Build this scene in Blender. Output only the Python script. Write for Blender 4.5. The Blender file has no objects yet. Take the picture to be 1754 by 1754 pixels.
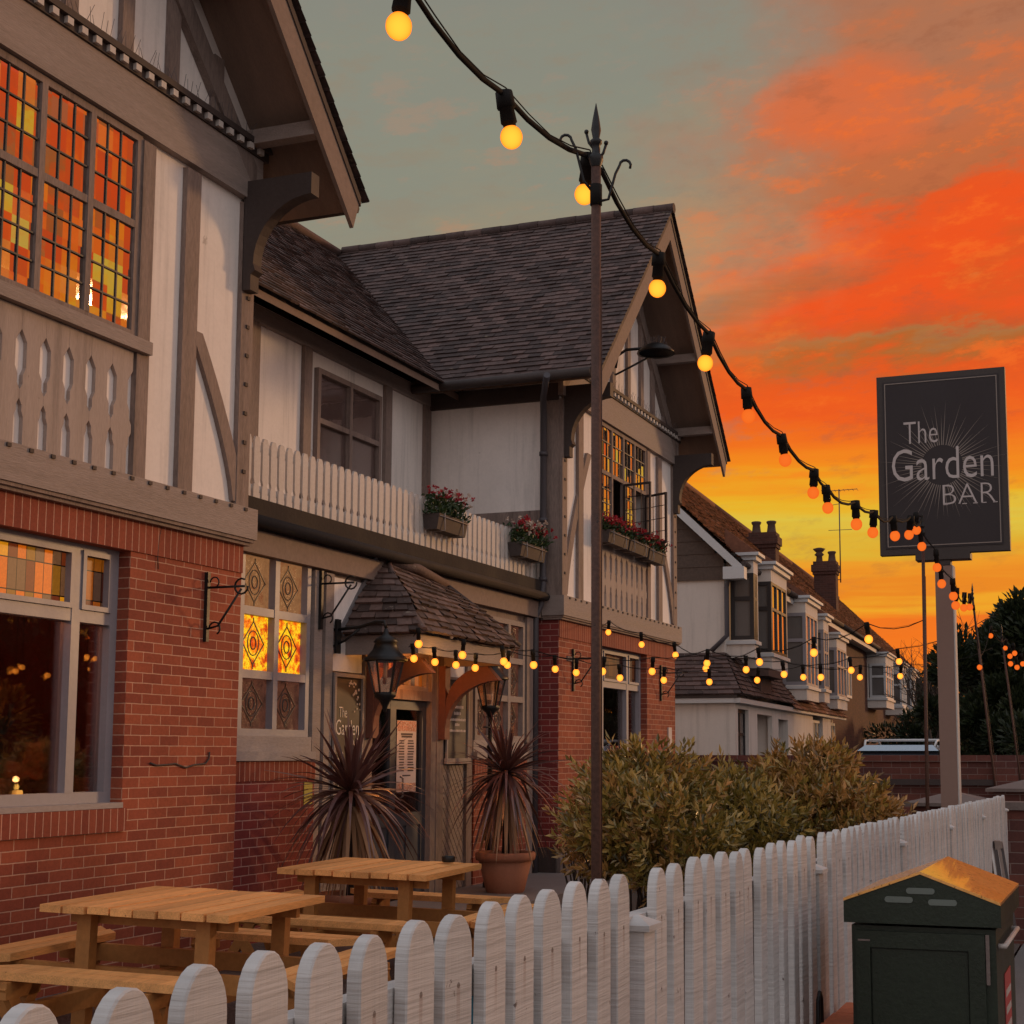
import bpy, math, random
from math import sin, cos, tan, atan, atan2, pi, radians, degrees, sqrt
from mathutils import Vector, Matrix
random.seed(7)
R = random.Random(11)
scene = bpy.context.scene
COL = scene.collection
EYE = 1.45
GZ = -0.12            # level of the garden and of the pavement

# ---------------------------------------------------------------- survey of the photograph
F_, PX_, PY_ = 2520.0, 1020.0, 1000.0
TH_, AL_ = atan(291 / 2520.0), radians(20.13)
def ray(x, y, al=AL_):
    a = (x - PX_) / F_; b = -(y - PY_) / F_
    up = b * cos(TH_) + sin(TH_); fw = cos(TH_) - b * sin(TH_)
    return (a * cos(al) - fw * sin(al), a * sin(al) + fw * cos(al), up)
def on_x(X, x, y, al=AL_):
    r = ray(x, y, al); t = X / r[0]
    return Vector((X, r[1] * t, EYE + r[2] * t))
def at_depth(Z, x, y):
    r = ray(x, y)
    return Vector((r[0] * Z, r[1] * Z, EYE + r[2] * Z))

# ---------------------------------------------------------------- mesh builder
ROOTM = {}
class MB:
    def __init__(s):
        s.v = []; s.f = []; s.sm = []; s.uv = {}
    def add(s, vs, fs, smooth=False):
        b = len(s.v); s.v.extend([Vector(v) for v in vs])
        for f in fs:
            s.f.append([b + i for i in f]); s.sm.append(smooth)
        return s
    def box(s, x0, x1, y0, y1, z0, z1):
        x0, x1 = min(x0, x1), max(x0, x1); y0, y1 = min(y0, y1), max(y0, y1); z0, z1 = min(z0, z1), max(z0, z1)
        vs = [(x0,y0,z0),(x1,y0,z0),(x1,y1,z0),(x0,y1,z0),(x0,y0,z1),(x1,y0,z1),(x1,y1,z1),(x0,y1,z1)]
        return s.add(vs, [(0,3,2,1),(4,5,6,7),(0,1,5,4),(1,2,6,5),(2,3,7,6),(3,0,4,7)])
    def beam(s, a, b, w, h, up=(0,0,1), ext=0.0):
        a, b = Vector(a), Vector(b); d = (b - a).normalized(); a = a - d * ext; b = b + d * ext
        up = Vector(up); side = d.cross(up)
        if side.length < 1e-5: side = d.cross(Vector((1,0,0)))
        side.normalize(); u = side.cross(d).normalized()
        vs = []
        for p in (a, b):
            for i, j in ((-1,-1),(1,-1),(1,1),(-1,1)):
                vs.append(p + side * (i * w / 2) + u * (j * h / 2))
        return s.add(vs, [(0,1,2,3),(7,6,5,4),(0,4,5,1),(1,5,6,2),(2,6,7,3),(3,7,4,0)])
    def prism(s, pts, d):
        # pts: planar polygon in 3-D, d: extrusion vector
        d = Vector(d); n = len(pts); pts = [Vector(p) for p in pts]
        nrm = Vector((0,0,0))
        for i in range(n): nrm += (pts[i]).cross(pts[(i+1) % n])
        if nrm.dot(d) > 0: pts = pts[::-1]
        vs = pts + [p + d for p in pts]
        fs = [tuple(range(n)), tuple(range(2*n-1, n-1, -1))]
        for i in range(n):
            j = (i + 1) % n
            fs.append((j, i, i + n, j + n))
        return s.add(vs, fs)
    def tube(s, pts, r, n=8, r2=None, cap=True):
        pts = [Vector(p) for p in pts]; m = len(pts); vs = []
        u = None
        for i, p in enumerate(pts):
            d = (pts[min(i+1, m-1)] - pts[max(i-1, 0)]).normalized()
            if u is None:
                u = d.cross(Vector((0,0,1)))
                if u.length < .05: u = d.cross(Vector((1,0,0)))
            u = (u - d * u.dot(d)).normalized()
            w = d.cross(u)
            rr = r if r2 is None else r + (r2 - r) * i / max(1, m - 1)
            if isinstance(r, (list, tuple)): rr = r[i]
            for k in range(n):
                t = 2 * pi * k / n
                vs.append(p + u * (cos(t) * rr) + w * (sin(t) * rr))
        fs = []
        for i in range(m - 1):
            for k in range(n):
                k2 = (k + 1) % n
                fs.append((i*n+k, i*n+k2, (i+1)*n+k2, (i+1)*n+k))
        b = len(s.v)
        s.add(vs, fs, True)
        if cap:
            s.f.append([b + k for k in range(n)][::-1]); s.sm.append(False)
            s.f.append([b + (m-1)*n + k for k in range(n)]); s.sm.append(False)
        return s
    def lathe(s, prof, c, n=20, smooth=True):
        c = Vector(c); vs = []; m = len(prof)
        for r, z in prof:
            for k in range(n):
                t = 2 * pi * k / n
                vs.append(c + Vector((r * cos(t), r * sin(t), z)))
        fs = []
        for i in range(m - 1):
            for k in range(n):
                k2 = (k + 1) % n
                fs.append((i*n+k, i*n+k2, (i+1)*n+k2, (i+1)*n+k))
        return s.add(vs, fs, smooth)
    def ball(s, c, r, n=10, m=7, sz=1.0):
        prof = [(max(1e-4, r * sin(pi * i / m)), -r * sz * cos(pi * i / m)) for i in range(m + 1)]
        return s.lathe(prof, c, n)
    def build(s, name, mat=None, parent=None, world_uv=None):
        me = bpy.data.meshes.new(name)
        M = ROOTM.get(parent.name, Matrix()) if parent is not None else Matrix()
        inv = M.inverted()
        me.from_pydata([tuple(inv @ v) for v in s.v], [], s.f)
        me.polygons.foreach_set('use_smooth', s.sm)
        uvl = me.uv_layers.new(name='UVMap')
        li = 0; data = [0.0] * (2 * len(me.loops))
        for f in s.f:
            ps = [s.v[i] for i in f]
            n = (ps[1] - ps[0]).cross(ps[2] - ps[0])
            if len(ps) > 3: n = n + (ps[2] - ps[0]).cross(ps[3] - ps[0])
            ax, ay, az = abs(n.x), abs(n.y), abs(n.z)
            for p in ps:
                if ax >= ay and ax >= az * .35: u = (p.y, p.z)
                elif ay >= az * .35: u = (p.x, p.z)
                else: u = (p.x, p.y)
                data[2*li] = u[0]; data[2*li+1] = u[1]; li += 1
        if s.uv:
            data = s.uv_flat(data)
        uvl.data.foreach_set('uv', data)
        me.update()
        o = bpy.data.objects.new(name, me); COL.objects.link(o)
        if mat: me.materials.append(mat)
        if parent is not None:
            o.parent = parent; ROOTM[o.name] = M
        return o

def each(name, mat, parent, boxes):
    for bx in boxes:
        b_ = MB(); b_.box(*bx); b_.build(name, mat, parent)
def tag(o, label=None, cat=None, group=None, kind=None):
    if label: o['label'] = label
    if cat: o['category'] = cat
    if group: o['group'] = group
    if kind: o['kind'] = kind
    return o
def thing(name, label, cat, loc=(0,0,0), rz=0.0, group=None):
    o = bpy.data.objects.new(name, None); COL.objects.link(o)
    o.empty_display_size = .2
    o.location = loc; o.rotation_euler = (0, 0, rz)
    ROOTM[o.name] = Matrix.LocRotScale(Vector(loc), Matrix.Rotation(rz, 3, 'Z'), None)
    return tag(o, label, cat, group)
def kids(o): return [c for c in bpy.data.objects if c.parent is o]
def dup(o, parent=None, tree=None):
    c = o.copy(); COL.objects.link(c)
    if parent is not None: c.parent = parent
    for ch in (tree or CH).get(o.name, []):
        dup(ch, c)
    return c
CH = {}
def index_children():
    CH.clear()
    for o in bpy.data.objects:
        if o.parent is not None: CH.setdefault(o.parent.name, []).append(o)

# ---------------------------------------------------------------- materials
def lin(c):
    return tuple(((x/255)/12.92 if x/255 <= .04045 else ((x/255+.055)/1.055)**2.4) for x in c) + (1,)
class NT:
    def __init__(s, tree): s.t = tree; s.t.nodes.clear()
    def n(s, kind, **kw):
        nd = s.t.nodes.new(kind)
        for k, v in kw.items(): setattr(nd, k, v)
        return nd
    def l(s, a, b): s.t.links.new(a, b)
    def set(s, sock, v):
        if hasattr(v, 'is_linked') or isinstance(v, bpy.types.NodeSocket): s.l(v, sock)
        else: sock.default_value = v
    def m(s, op, a, b=0.0, c=None, clamp=False):
        nd = s.n('ShaderNodeMath', operation=op); nd.use_clamp = clamp
        s.set(nd.inputs[0], a); s.set(nd.inputs[1], b)
        if c is not None: s.set(nd.inputs[2], c)
        return nd.outputs[0]
    def smooth(s, x, a, b):
        nd = s.n('ShaderNodeMapRange', interpolation_type='SMOOTHSTEP')
        s.set(nd.inputs['Value'], x); nd.inputs['From Min'].default_value = a; nd.inputs['From Max'].default_value = b
        return nd.outputs['Result']
    def mix(s, f, a, b, bt='MIX'):
        nd = s.n('ShaderNodeMix', data_type='RGBA', blend_type=bt)
        s.set(nd.inputs[0], f); s.set(nd.inputs[6], a); s.set(nd.inputs[7], b)
        return nd.outputs[2]
    def ramp(s, f, stops, interp='LINEAR'):
        nd = s.n('ShaderNodeValToRGB'); cr = nd.color_ramp; cr.interpolation = interp
        while len(cr.elements) > 1: cr.elements.remove(cr.elements[-1])
        cr.elements[0].position = stops[0][0]; cr.elements[0].color = stops[0][1]
        for p, c in stops[1:]:
            e = cr.elements.new(p); e.color = c
        s.set(nd.inputs[0], f)
        return nd.outputs[0]
    def noise(s, vec, scale, detail=4, rough=.55):
        nd = s.n('ShaderNodeTexNoise'); nd.inputs['Scale'].default_value = scale
        nd.inputs['Detail'].default_value = detail; nd.inputs['Roughness'].default_value = rough
        if vec is not None: s.l(vec, nd.inputs['Vector'])
        return nd.outputs['Fac']
    def coords(s, which='Object', scale=(1,1,1), rot=(0,0,0), loc=(0,0,0)):
        tc = s.n('ShaderNodeTexCoord'); mp = s.n('ShaderNodeMapping')
        mp.inputs['Scale'].default_value = scale; mp.inputs['Rotation'].default_value = rot; mp.inputs['Location'].default_value = loc
        s.l(tc.outputs[which], mp.inputs['Vector'])
        return mp.outputs[0]
def scol(c, k): return (min(1, c[0]*k), min(1, c[1]*k), min(1, c[2]*k), 1)
def newmat(name):
    m = bpy.data.materials.new(name); m.use_nodes = True
    t = NT(m.node_tree); out = t.n('ShaderNodeOutputMaterial'); p = t.n('ShaderNodeBsdfPrincipled')
    t.l(p.outputs[0], out.inputs['Surface'])
    return m, t, p, out
def surf(name, c, rough=.7, var=.25, vs=3.0, fine=60.0, fvar=.12, bump=.15, bs=40.0, metal=0.0, spec=.4, stretch=(1,1,1), spots=None, coat=0.0, which='Object', island=0.0, streak=0.0):
    m, t, p, out = newmat(name)
    v = t.coords(which, stretch)
    n1 = t.noise(v, vs, 5); n2 = t.noise(v, fine, 3)
    k = t.m('ADD', t.m('MULTIPLY', t.m('SUBTRACT', n1, .5), var * 2.4), t.m('MULTIPLY', t.m('SUBTRACT', n2, .5), fvar * 2.4))
    k = t.m('ADD', k, 1.0)
    if island:
        g = t.n('ShaderNodeNewGeometry'); k = t.m('MULTIPLY', k, t.m('ADD', 1 - island, t.m('MULTIPLY', t.m('POWER', g.outputs['Random Per Island'], 1.5), island * 2.4)))
    if streak:
        st = t.noise(t.coords(which, (7, 7, .45)), 1.0, 5, .65); k = t.m('SUBTRACT', k, t.m('MULTIPLY', t.smooth(st, .48, .75), streak))
    hs = t.n('ShaderNodeVectorMath', operation='SCALE'); hs.inputs[0].default_value = c[:3]
    t.l(k, hs.inputs['Scale'])
    col = hs.outputs[0]
    if spots:
        sc, thr, cc = spots
        sp = t.smooth(t.noise(t.coords(which), sc, 6, .65), thr, thr + .06)
        col = t.mix(sp, col, cc)
    t.l(col, p.inputs['Base Color'])
    rr = t.m('ADD', t.m('MULTIPLY', t.m('SUBTRACT', n1, .5), .3), rough, clamp=True)
    t.l(rr, p.inputs['Roughness']); p.inputs['Metallic'].default_value = metal
    p.inputs['Specular IOR Level'].default_value = spec
    p.inputs['Coat Weight'].default_value = coat
    if bump:
        b = t.n('ShaderNodeBump'); b.inputs['Strength'].default_value = bump; b.inputs['Distance'].default_value = .01
        t.l(t.noise(v, bs, 6, .6), b.inputs['Height']); t.l(b.outputs[0], p.inputs['Normal'])
    return m
def brickmat(name, c1, c2, mortar, soldier=False, z0=0.0, bw=.225, bh=.075, ms=.009, tint=1.0, wear=.35):
    m, t, p, out = newmat(name)
    if soldier: v = t.coords('UV', (1,1,1), (0,0,pi/2), (0,0,0))
    else: v = t.coords('UV', (1,1,1), (0,0,0), (0, -z0, 0))
    # gentle waviness so that the joints are not ruler straight
    w = t.n('ShaderNodeTexNoise'); w.inputs['Scale'].default_value = 9; w.inputs['Detail'].default_value = 2
    tc = t.n('ShaderNodeTexCoord'); t.l(tc.outputs['Object'], w.inputs['Vector'])
    vm = t.n('ShaderNodeVectorMath', operation='MULTIPLY_ADD'); t.l(w.outputs['Color'], vm.inputs[0]); vm.inputs[1].default_value = (.006,.006,0); t.l(v, vm.inputs[2])
    b = t.n('ShaderNodeTexBrick'); t.l(vm.outputs[0], b.inputs['Vector'])
    b.inputs['Scale'].default_value = 1; b.inputs['Brick Width'].default_value = bw; b.inputs['Row Height'].default_value = bh
    b.inputs['Mortar Size'].default_value = ms / 2; b.inputs['Mortar Smooth'].default_value = .25; b.inputs['Bias'].default_value = -.1
    b.offset = 0.0 if soldier else .5
    b.inputs['Color1'].default_value = c1; b.inputs['Color2'].default_value = c2; b.inputs['Mortar'].default_value = mortar
    n1 = t.noise(tc.outputs['Object'], 1.6, 6, .6); n2 = t.noise(tc.outputs['Object'], 38, 4, .6); n3 = t.noise(tc.outputs['Object'], 150, 2)
    k = t.m('ADD', t.m('MULTIPLY', t.m('SUBTRACT', n1, .5), wear * 2), t.m('MULTIPLY', t.m('SUBTRACT', n2, .5), .55))
    k = t.m('ADD', t.m('ADD', k, t.m('MULTIPLY', t.m('SUBTRACT', n3, .5), .3)), tint)
    sc = t.n('ShaderNodeVectorMath', operation='SCALE'); t.l(b.outputs['Color'], sc.inputs[0]); t.l(k, sc.inputs['Scale'])
    t.l(sc.outputs[0], p.inputs['Base Color']); p.inputs['Roughness'].default_value = .8; p.inputs['Specular IOR Level'].default_value = .3
    h = t.m('ADD', t.m('MULTIPLY', b.outputs['Fac'], -1.0), t.m('MULTIPLY', n2, .5))
    bp = t.n('ShaderNodeBump'); bp.inputs['Strength'].default_value = .6; bp.inputs['Distance'].default_value = .006
    t.l(h, bp.inputs['Height']); t.l(bp.outputs[0], p.inputs['Normal'])
    return m
def emis(name, c, strength):
    m = bpy.data.materials.new(name); m.use_nodes = True; t = NT(m.node_tree)
    out = t.n('ShaderNodeOutputMaterial'); e = t.n('ShaderNodeEmission'); e.inputs[0].default_value = c; e.inputs[1].default_value = strength
    t.l(e.outputs[0], out.inputs['Surface']); return m
def bulbmat(name, core, edge, s):
    m = bpy.data.materials.new(name); m.use_nodes = True; t = NT(m.node_tree)
    out = t.n('ShaderNodeOutputMaterial'); e = t.n('ShaderNodeEmission'); lw = t.n('ShaderNodeLayerWeight'); lw.inputs[0].default_value = .4
    t.l(t.mix(lw.outputs['Facing'], core, edge), e.inputs[0]); e.inputs[1].default_value = s
    t.l(e.outputs[0], out.inputs['Surface']); return m
def glassmat(name, lo=.06, hi=.75, tint=(1,1,1,1), rough=.02, refl=(1,1,1,1), tilt=0.0, cell=(.16,.19)):
    m = bpy.data.materials.new(name); m.use_nodes = True; t = NT(m.node_tree)
    out = t.n('ShaderNodeOutputMaterial'); tr = t.n('ShaderNodeBsdfTransparent'); tr.inputs[0].default_value = tint
    g = t.n('ShaderNodeBsdfGlossy'); g.inputs['Roughness'].default_value = rough; g.inputs['Color'].default_value = refl
    bp = t.n('ShaderNodeBump'); bp.inputs['Strength'].default_value = .05; bp.inputs['Distance'].default_value = .02
    t.l(t.noise(t.coords('Object'), 5, 2), bp.inputs['Height'])
    if tilt:
        tc = t.n('ShaderNodeTexCoord'); sx = t.n('ShaderNodeSeparateXYZ'); t.l(tc.outputs['UV'], sx.inputs[0])
        cb = t.n('ShaderNodeCombineXYZ'); t.l(t.m('FLOOR', t.m('DIVIDE', sx.outputs[0], cell[0])), cb.inputs[0]); t.l(t.m('FLOOR', t.m('DIVIDE', sx.outputs[1], cell[1])), cb.inputs[1])
        wn = t.n('ShaderNodeTexWhiteNoise'); wn.noise_dimensions = '3D'; t.l(cb.outputs[0], wn.inputs['Vector'])
        sb = t.n('ShaderNodeVectorMath', operation='SUBTRACT'); t.l(wn.outputs['Color'], sb.inputs[0]); sb.inputs[1].default_value = (.5,.5,.5)
        ma = t.n('ShaderNodeVectorMath', operation='MULTIPLY_ADD'); t.l(sb.outputs[0], ma.inputs[0]); ma.inputs[1].default_value = (0, tilt, tilt); t.l(bp.outputs[0], ma.inputs[2])
        nm = t.n('ShaderNodeVectorMath', operation='NORMALIZE'); t.l(ma.outputs[0], nm.inputs[0]); t.l(nm.outputs[0], g.inputs['Normal'])
    else: t.l(bp.outputs[0], g.inputs['Normal'])
    lw = t.n('ShaderNodeFresnel'); lw.inputs['IOR'].default_value = 1.5
    f = t.n('ShaderNodeMapRange'); t.l(lw.outputs[0], f.inputs['Value']); f.inputs['To Min'].default_value = lo; f.inputs['To Max'].default_value = hi
    mx = t.n('ShaderNodeMixShader'); t.l(f.outputs[0], mx.inputs[0]); t.l(tr.outputs[0], mx.inputs[1]); t.l(g.outputs[0], mx.inputs[2])
    t.l(mx.outputs[0], out.inputs['Surface']); return m
def stained(name, cols, strength, cell=.085, spark=.6, rough=.15, dark=.0):
    # coloured cathedral glass: emission for room light behind, also for painted reflections, glossy skin in front
    m, t, p, out = newmat(name)
    v = t.coords('Object')
    w = t.n('ShaderNodeTexVoronoi'); w.inputs['Scale'].default_value = 95; t.l(v, w.inputs['Vector'])
    big = t.noise(v, 6.5, 3, .6)
    base = t.ramp(big, [(.28 + .44 * i / max(1, len(cols) - 1), c) for i, c in enumerate(cols)])
    sp = t.m('MULTIPLY', t.smooth(w.outputs['Distance'], .05, .65), spark)
    k = t.m('ADD', t.m('SUBTRACT', 1.0, spark * .6), sp)
    e = t.m('MULTIPLY', k, strength)
    t.l(base, p.inputs['Emission Color']); t.l(e, p.inputs['Emission Strength'])
    p.inputs['Base Color'].default_value = (.02,.015,.01,1); p.inputs['Roughness'].default_value = rough; p.inputs['Specular IOR Level'].default_value = .25
    bp = t.n('ShaderNodeBump'); bp.inputs['Strength'].default_value = .5; bp.inputs['Distance'].default_value = .01
    t.l(w.outputs['Distance'], bp.inputs['Height']); t.l(bp.outputs[0], p.inputs['Normal'])
    return m
def panes_mat(name, cols, strength, w=.085):
    # strips of coloured leaded glass, each strip its own colour
    m, t, p, out = newmat(name)
    tc = t.n('ShaderNodeTexCoord'); sx = t.n('ShaderNodeSeparateXYZ'); t.l(tc.outputs['UV'], sx.inputs[0])
    cu = t.m('FLOOR', t.m('DIVIDE', sx.outputs[0], w)); cv = t.m('FLOOR', t.m('DIVIDE', sx.outputs[1], .21))
    cb = t.n('ShaderNodeCombineXYZ'); t.l(cu, cb.inputs[0]); t.l(cv, cb.inputs[1])
    wn = t.n('ShaderNodeTexWhiteNoise'); wn.noise_dimensions = '3D'; t.l(cb.outputs[0], wn.inputs['Vector'])
    c = t.ramp(wn.outputs['Value'], [(i / len(cols), c) for i, c in enumerate(cols)], 'CONSTANT')
    fu = t.m('FRACT', t.m('DIVIDE', sx.outputs[0], w)); fv = t.m('FRACT', t.m('DIVIDE', sx.outputs[1], .21))
    ln = t.m('MULTIPLY', t.m('GREATER_THAN', fu, .07), t.m('GREATER_THAN', fv, .04))
    n = t.noise(t.coords('Object'), 60, 3, .7)
    e = t.m('MULTIPLY', t.m('MULTIPLY', ln, strength), t.m('ADD', .5, n))
    t.l(c, p.inputs['Emission Color']); t.l(e, p.inputs['Emission Strength'])
    t.l(t.mix(ln, (.01,.01,.01,1), t.mix(.7, c, (.02,.02,.02,1))), p.inputs['Base Color']); p.inputs['Roughness'].default_value = .35; p.inputs['Specular IOR Level'].default_value = .12
    return m
def leafmat(name, cols, rough=.45, spec=.5, trans=.2):
    m, t, p, out = newmat(name)
    g = t.n('ShaderNodeNewGeometry')
    n = t.noise(t.coords('Object'), 1.7, 3)
    f = t.m('ADD', t.m('MULTIPLY', g.outputs['Random Per Island'], .65), t.m('MULTIPLY', t.m('SUBTRACT', n, .3), .7), clamp=True)
    c = t.ramp(f, [(i / max(1, len(cols) - 1), k) for i, k in enumerate(cols)])
    t.l(c, p.inputs['Base Color']); p.inputs['Roughness'].default_value = rough; p.inputs['Specular IOR Level'].default_value = spec
    tr = t.n('ShaderNodeBsdfTranslucent'); t.l(c, tr.inputs[0])
    mx = t.n('ShaderNodeMixShader'); mx.inputs[0].default_value = trans
    t.l(p.outputs[0], mx.inputs[1]); t.l(tr.outputs[0], mx.inputs[2]); t.l(mx.outputs[0], out.inputs['Surface'])
    return m
M = {}
M['brick'] = brickmat('red pub brick', (.32,.078,.038,1), (.20,.042,.026,1), (.50,.27,.18,1), z0=.01, ms=.0090)
M['brick_base'] = brickmat('dark red base brick', (.25,.040,.034,1), (.17,.030,.028,1), (.46,.24,.20,1), ms=.0095)
M['soldier'] = brickmat('soldier course brick', (.28,.066,.036,1), (.20,.042,.026,1), (.52,.29,.21,1), soldier=True, bw=10)
M['brick_house'] = brickmat('brown terrace brick', (.09,.034,.024,1), (.06,.024,.018,1), (.11,.07,.055,1), ms=.008)
M['brick_garden'] = brickmat('old garden wall brick', (.15,.05,.036,1), (.09,.035,.03,1), (.20,.14,.12,1), bh=.09, bw=.26, wear=.6)
M['plaster'] = surf('white plaster', (.82,.75,.70), .85, .14, 1.2, 30, .06, .25, 14, spots=(3.2, .67, (.5,.44,.40,1)), streak=.22)
M['plaster_house'] = surf('cream house render', (.66,.59,.53), .85, .12, .8, 30, .05, .1, 30, streak=.2)
M['apron'] = surf('pale worn apron boards', (.37,.30,.265), .75, .2, 2, 30, .15, .3, 20, stretch=(3,3,.6), spots=(12, .7, (.15,.11,.09,1)), streak=.3)
M['timber'] = surf('weathered brown grey timber', (.235,.175,.15), .75, .3, 2.2, 25, .35, .5, 18, streak=.35, stretch=(3,3,.6), spots=(9, .72, (.06,.045,.04,1)))
M['timber_h'] = surf('grey painted beam', (.28,.225,.20), .7, .28, 2.0, 30, .3, .5, 20, stretch=(3,.5,6), spots=(7, .73, (.08,.06,.05,1)))
M['timber_dark'] = surf('dark timber', (.055,.04,.036), .7, .25, 2, 30, .2, .3, 20)
M['barge'] = surf('worn bargeboard', (.215,.155,.125), .75, .25, 1.4, 20, .2, .4, 14, stretch=(3,1,1), spots=(5, .68, (.12,.09,.08,1)))
M['frame'] = surf('mauve grey window paint', (.27,.25,.27), .45, .12, 2, 30, .08, .12, 30)
M['frame_dark'] = surf('dark door paint', (.045,.048,.06), .45, .12, 2, 30, .08, .12, 30)
M['sill'] = surf('weathered sill paint', (.33,.28,.26), .7, .2, 3, 40, .2, .4, 20, stretch=(2,.6,2))
M['lead'] = surf('lead came', (.05,.045,.045), .5, .1, 5, 40, .1, 0)
M['leadflash'] = surf('grey lead flashing', (.15,.14,.145), .55, .2, 4, 40, .1, .2, 20)
M['tile'] = surf('brown clay roof tile', (.085,.052,.045), .8, .35, 1.0, 16, .35, .4, 30, spots=(5, .66, (.17,.13,.09,1)), island=.42)
M['tile_porch'] = surf('porch clay tile', (.11,.068,.056), .75, .35, 3, 22, .4, .5, 40, spots=(10, .64, (.24,.19,.15,1)), island=.5)
M['tile_house'] = surf('red brown house tile', (.17,.068,.038), .8, .3, 1.5, 14, .4, .3, 20, island=.45)
M['black'] = surf('black iron', (.018,.017,.017), .45, .2, 6, 50, .1, .15, 50, metal=.3)
M['black_plastic'] = surf('black rubber cable', (.014,.012,.011), .85, .2, 6, 50, .1, .1, 50, spec=.15)
M['pipe'] = surf('dark painted pipe', (.07,.062,.07), .5, .15, 4, 40, .1, .1, 30)
M['rust'] = surf('rusty steel pole', (.085,.040,.028), .6, .3, 5, 90, .5, .3, 90, metal=.25, spots=(70, .63, (.02,.014,.012,1)))
M['balustrade'] = surf('flaking white balusters', (.55,.50,.46), .7, .15, 3, 40, .12, .2, 30, spots=(22, .68, (.14,.11,.10,1)))
M['post'] = surf('taupe painted post', (.25,.155,.12), .6, .07, 1.2, 30, .05, .08, 30)
M['signblack'] = surf('matt black sign face', (.026,.017,.018), .55, .15, 2, 30, .1, .03, 30)
M['signframe'] = surf('dark sign frame', (.045,.032,.028), .5, .15, 3, 30, .1, .1, 30)
M['lettering'] = surf('pale lettering', (.52,.45,.43), .6, .06, 6, 40, .05, 0)
M['rays'] = surf('sunburst lines', (.26,.21,.18), .6, .1, 6, 40, .1, 0)
M['pine'] = surf('golden pine', (.74,.35,.115), .55, .4, 1.6, 22, .35, .35, 25, stretch=(7,.6,7), spots=(11, .66, (.20,.07,.025,1)), island=.16)
M['pine_dark'] = surf('pine frame', (.40,.17,.045), .65, .25, 2.5, 30, .22, .25, 25, spots=(14, .75, (.12,.05,.02,1)))
M['terra'] = surf('terracotta', (.34,.125,.065), .75, .2, 3, 40, .12, .15, 40)
M['gravel'] = surf('bark and gravel', (.13,.095,.08), .9, .3, 2, 55, .9, 1.0, 60, spots=(90, .62, (.34,.28,.25,1)))
M['paving'] = surf('grey slab paving', (.17,.15,.14), .85, .25, 1.5, 60, .3, .3, 50)
M['asphalt'] = surf('asphalt', (.05,.05,.052), .85, .2, 1, 120, .35, .4, 120)
M['soil'] = surf('earth', (.06,.05,.04), .95, .3, 1, 40, .4, .5, 40)
M['cordy'] = leafmat('dark maroon blade', [(.055,.02,.02,1), (.13,.055,.048,1), (.32,.20,.17,1)], .32, .7, .1)
M['cordy_dead'] = leafmat('dead brown blade', [(.16,.08,.04,1), (.34,.18,.09,1), (.50,.34,.22,1)], .6, .3, .1)
M['laurel'] = leafmat('olive laurel leaf', [(.035,.032,.007,1), (.20,.155,.028,1), (.48,.33,.08,1), (.80,.55,.28,1)], .33, .8, .3)
M['laurel2'] = leafmat('russet laurel leaf', [(.06,.035,.01,1), (.28,.16,.035,1), (.58,.32,.10,1), (.80,.52,.30,1)], .33, .8, .3)
M['dark_leaf'] = leafmat('dark evergreen leaf', [(.012,.02,.010,1), (.025,.036,.014,1), (.05,.06,.02,1)], .5, .4, .15)
M['green_leaf'] = leafmat('window box leaf', [(.02,.045,.015,1), (.05,.09,.03,1)], .45, .5, .2)
M['gold_leaf'] = leafmat('ochre leaf', [(.30,.17,.03,1), (.55,.34,.08,1)], .5, .4, .3)
M['bark'] = surf('bark', (.05,.035,.028), .9, .3, 4, 30, .3, .5, 30)
M['flower_red'] = leafmat('red petals', [(.28,.012,.025,1), (.50,.03,.05,1)], .5, .4, .25)
M['flower_white'] = leafmat('cream petals', [(.45,.36,.30,1), (.62,.52,.45,1)], .5, .4, .25)
M['glass_dark'] = glassmat('dark window glass', .03, .8, (.8,.75,.75,1))
M['glass_sky'] = glassmat('leaded glass full of sunset', .58, 1.0, (.35,.3,.28,1), .04, (1,.9,.85,1), .16)
M['glass_lamp'] = glassmat('lantern glass', .12, .6, (.95,.85,.75,1))
M['stain_mid'] = stained('amber glass lit from inside', [lin((130,25,8)), lin((205,60,8)), lin((240,120,15)), lin((255,205,30)), lin((220,80,10)), lin((140,35,8))], .95, spark=.75)
M['stain_top'] = stained('tan glass with painted reflection', [lin((140,90,55)), lin((175,120,75)), lin((150,80,45))], .55, spark=.3)  # emission stands in for the reflection on the top panes
M['stain_bot'] = stained('dark textured glass with painted glints', [lin((60,28,18)), lin((105,60,45)), lin((45,24,18))], .5, spark=.9)  # sparkling emission stands in for glints on the darker panes
M['stain_strips'] = panes_mat('coloured leaded strips', [lin((150,80,15)), lin((70,30,20)), lin((120,85,20)), lin((170,85,20)), lin((90,60,45)), lin((100,38,18))], .5)
M['stain_lit'] = panes_mat('coloured leaded strips lit from behind', [lin((235,150,20)), lin((150,95,20)), lin((225,105,15)), lin((120,80,50)), lin((120,50,20))], .58)
M['stain_dim'] = panes_mat('dim leaded strips', [lin((90,45,25)), lin((70,35,25)), lin((110,60,30)), lin((60,30,25))], .35)
M['bulb'] = bulbmat('lit festoon bulb', (1,.37,.04,1), (.9,.13,.005,1), 2.1)
M['bulb_near'] = bulbmat('lit festoon bulb near', (1,.38,.03,1), (.80,.13,.005,1), 1.8)
M['bulb_red'] = bulbmat('orange bulb with sky glow', (.95,.17,.02,1), (.9,.12,.01,1), 1.0)  # emission imitates the sunset sky showing through unlit bulbs
M['flame'] = emis('candle flame', (1,.55,.1,1), 5)
M['wax_lit'] = emis('glowing candle wax', (1,.42,.08,1), .75)
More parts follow.
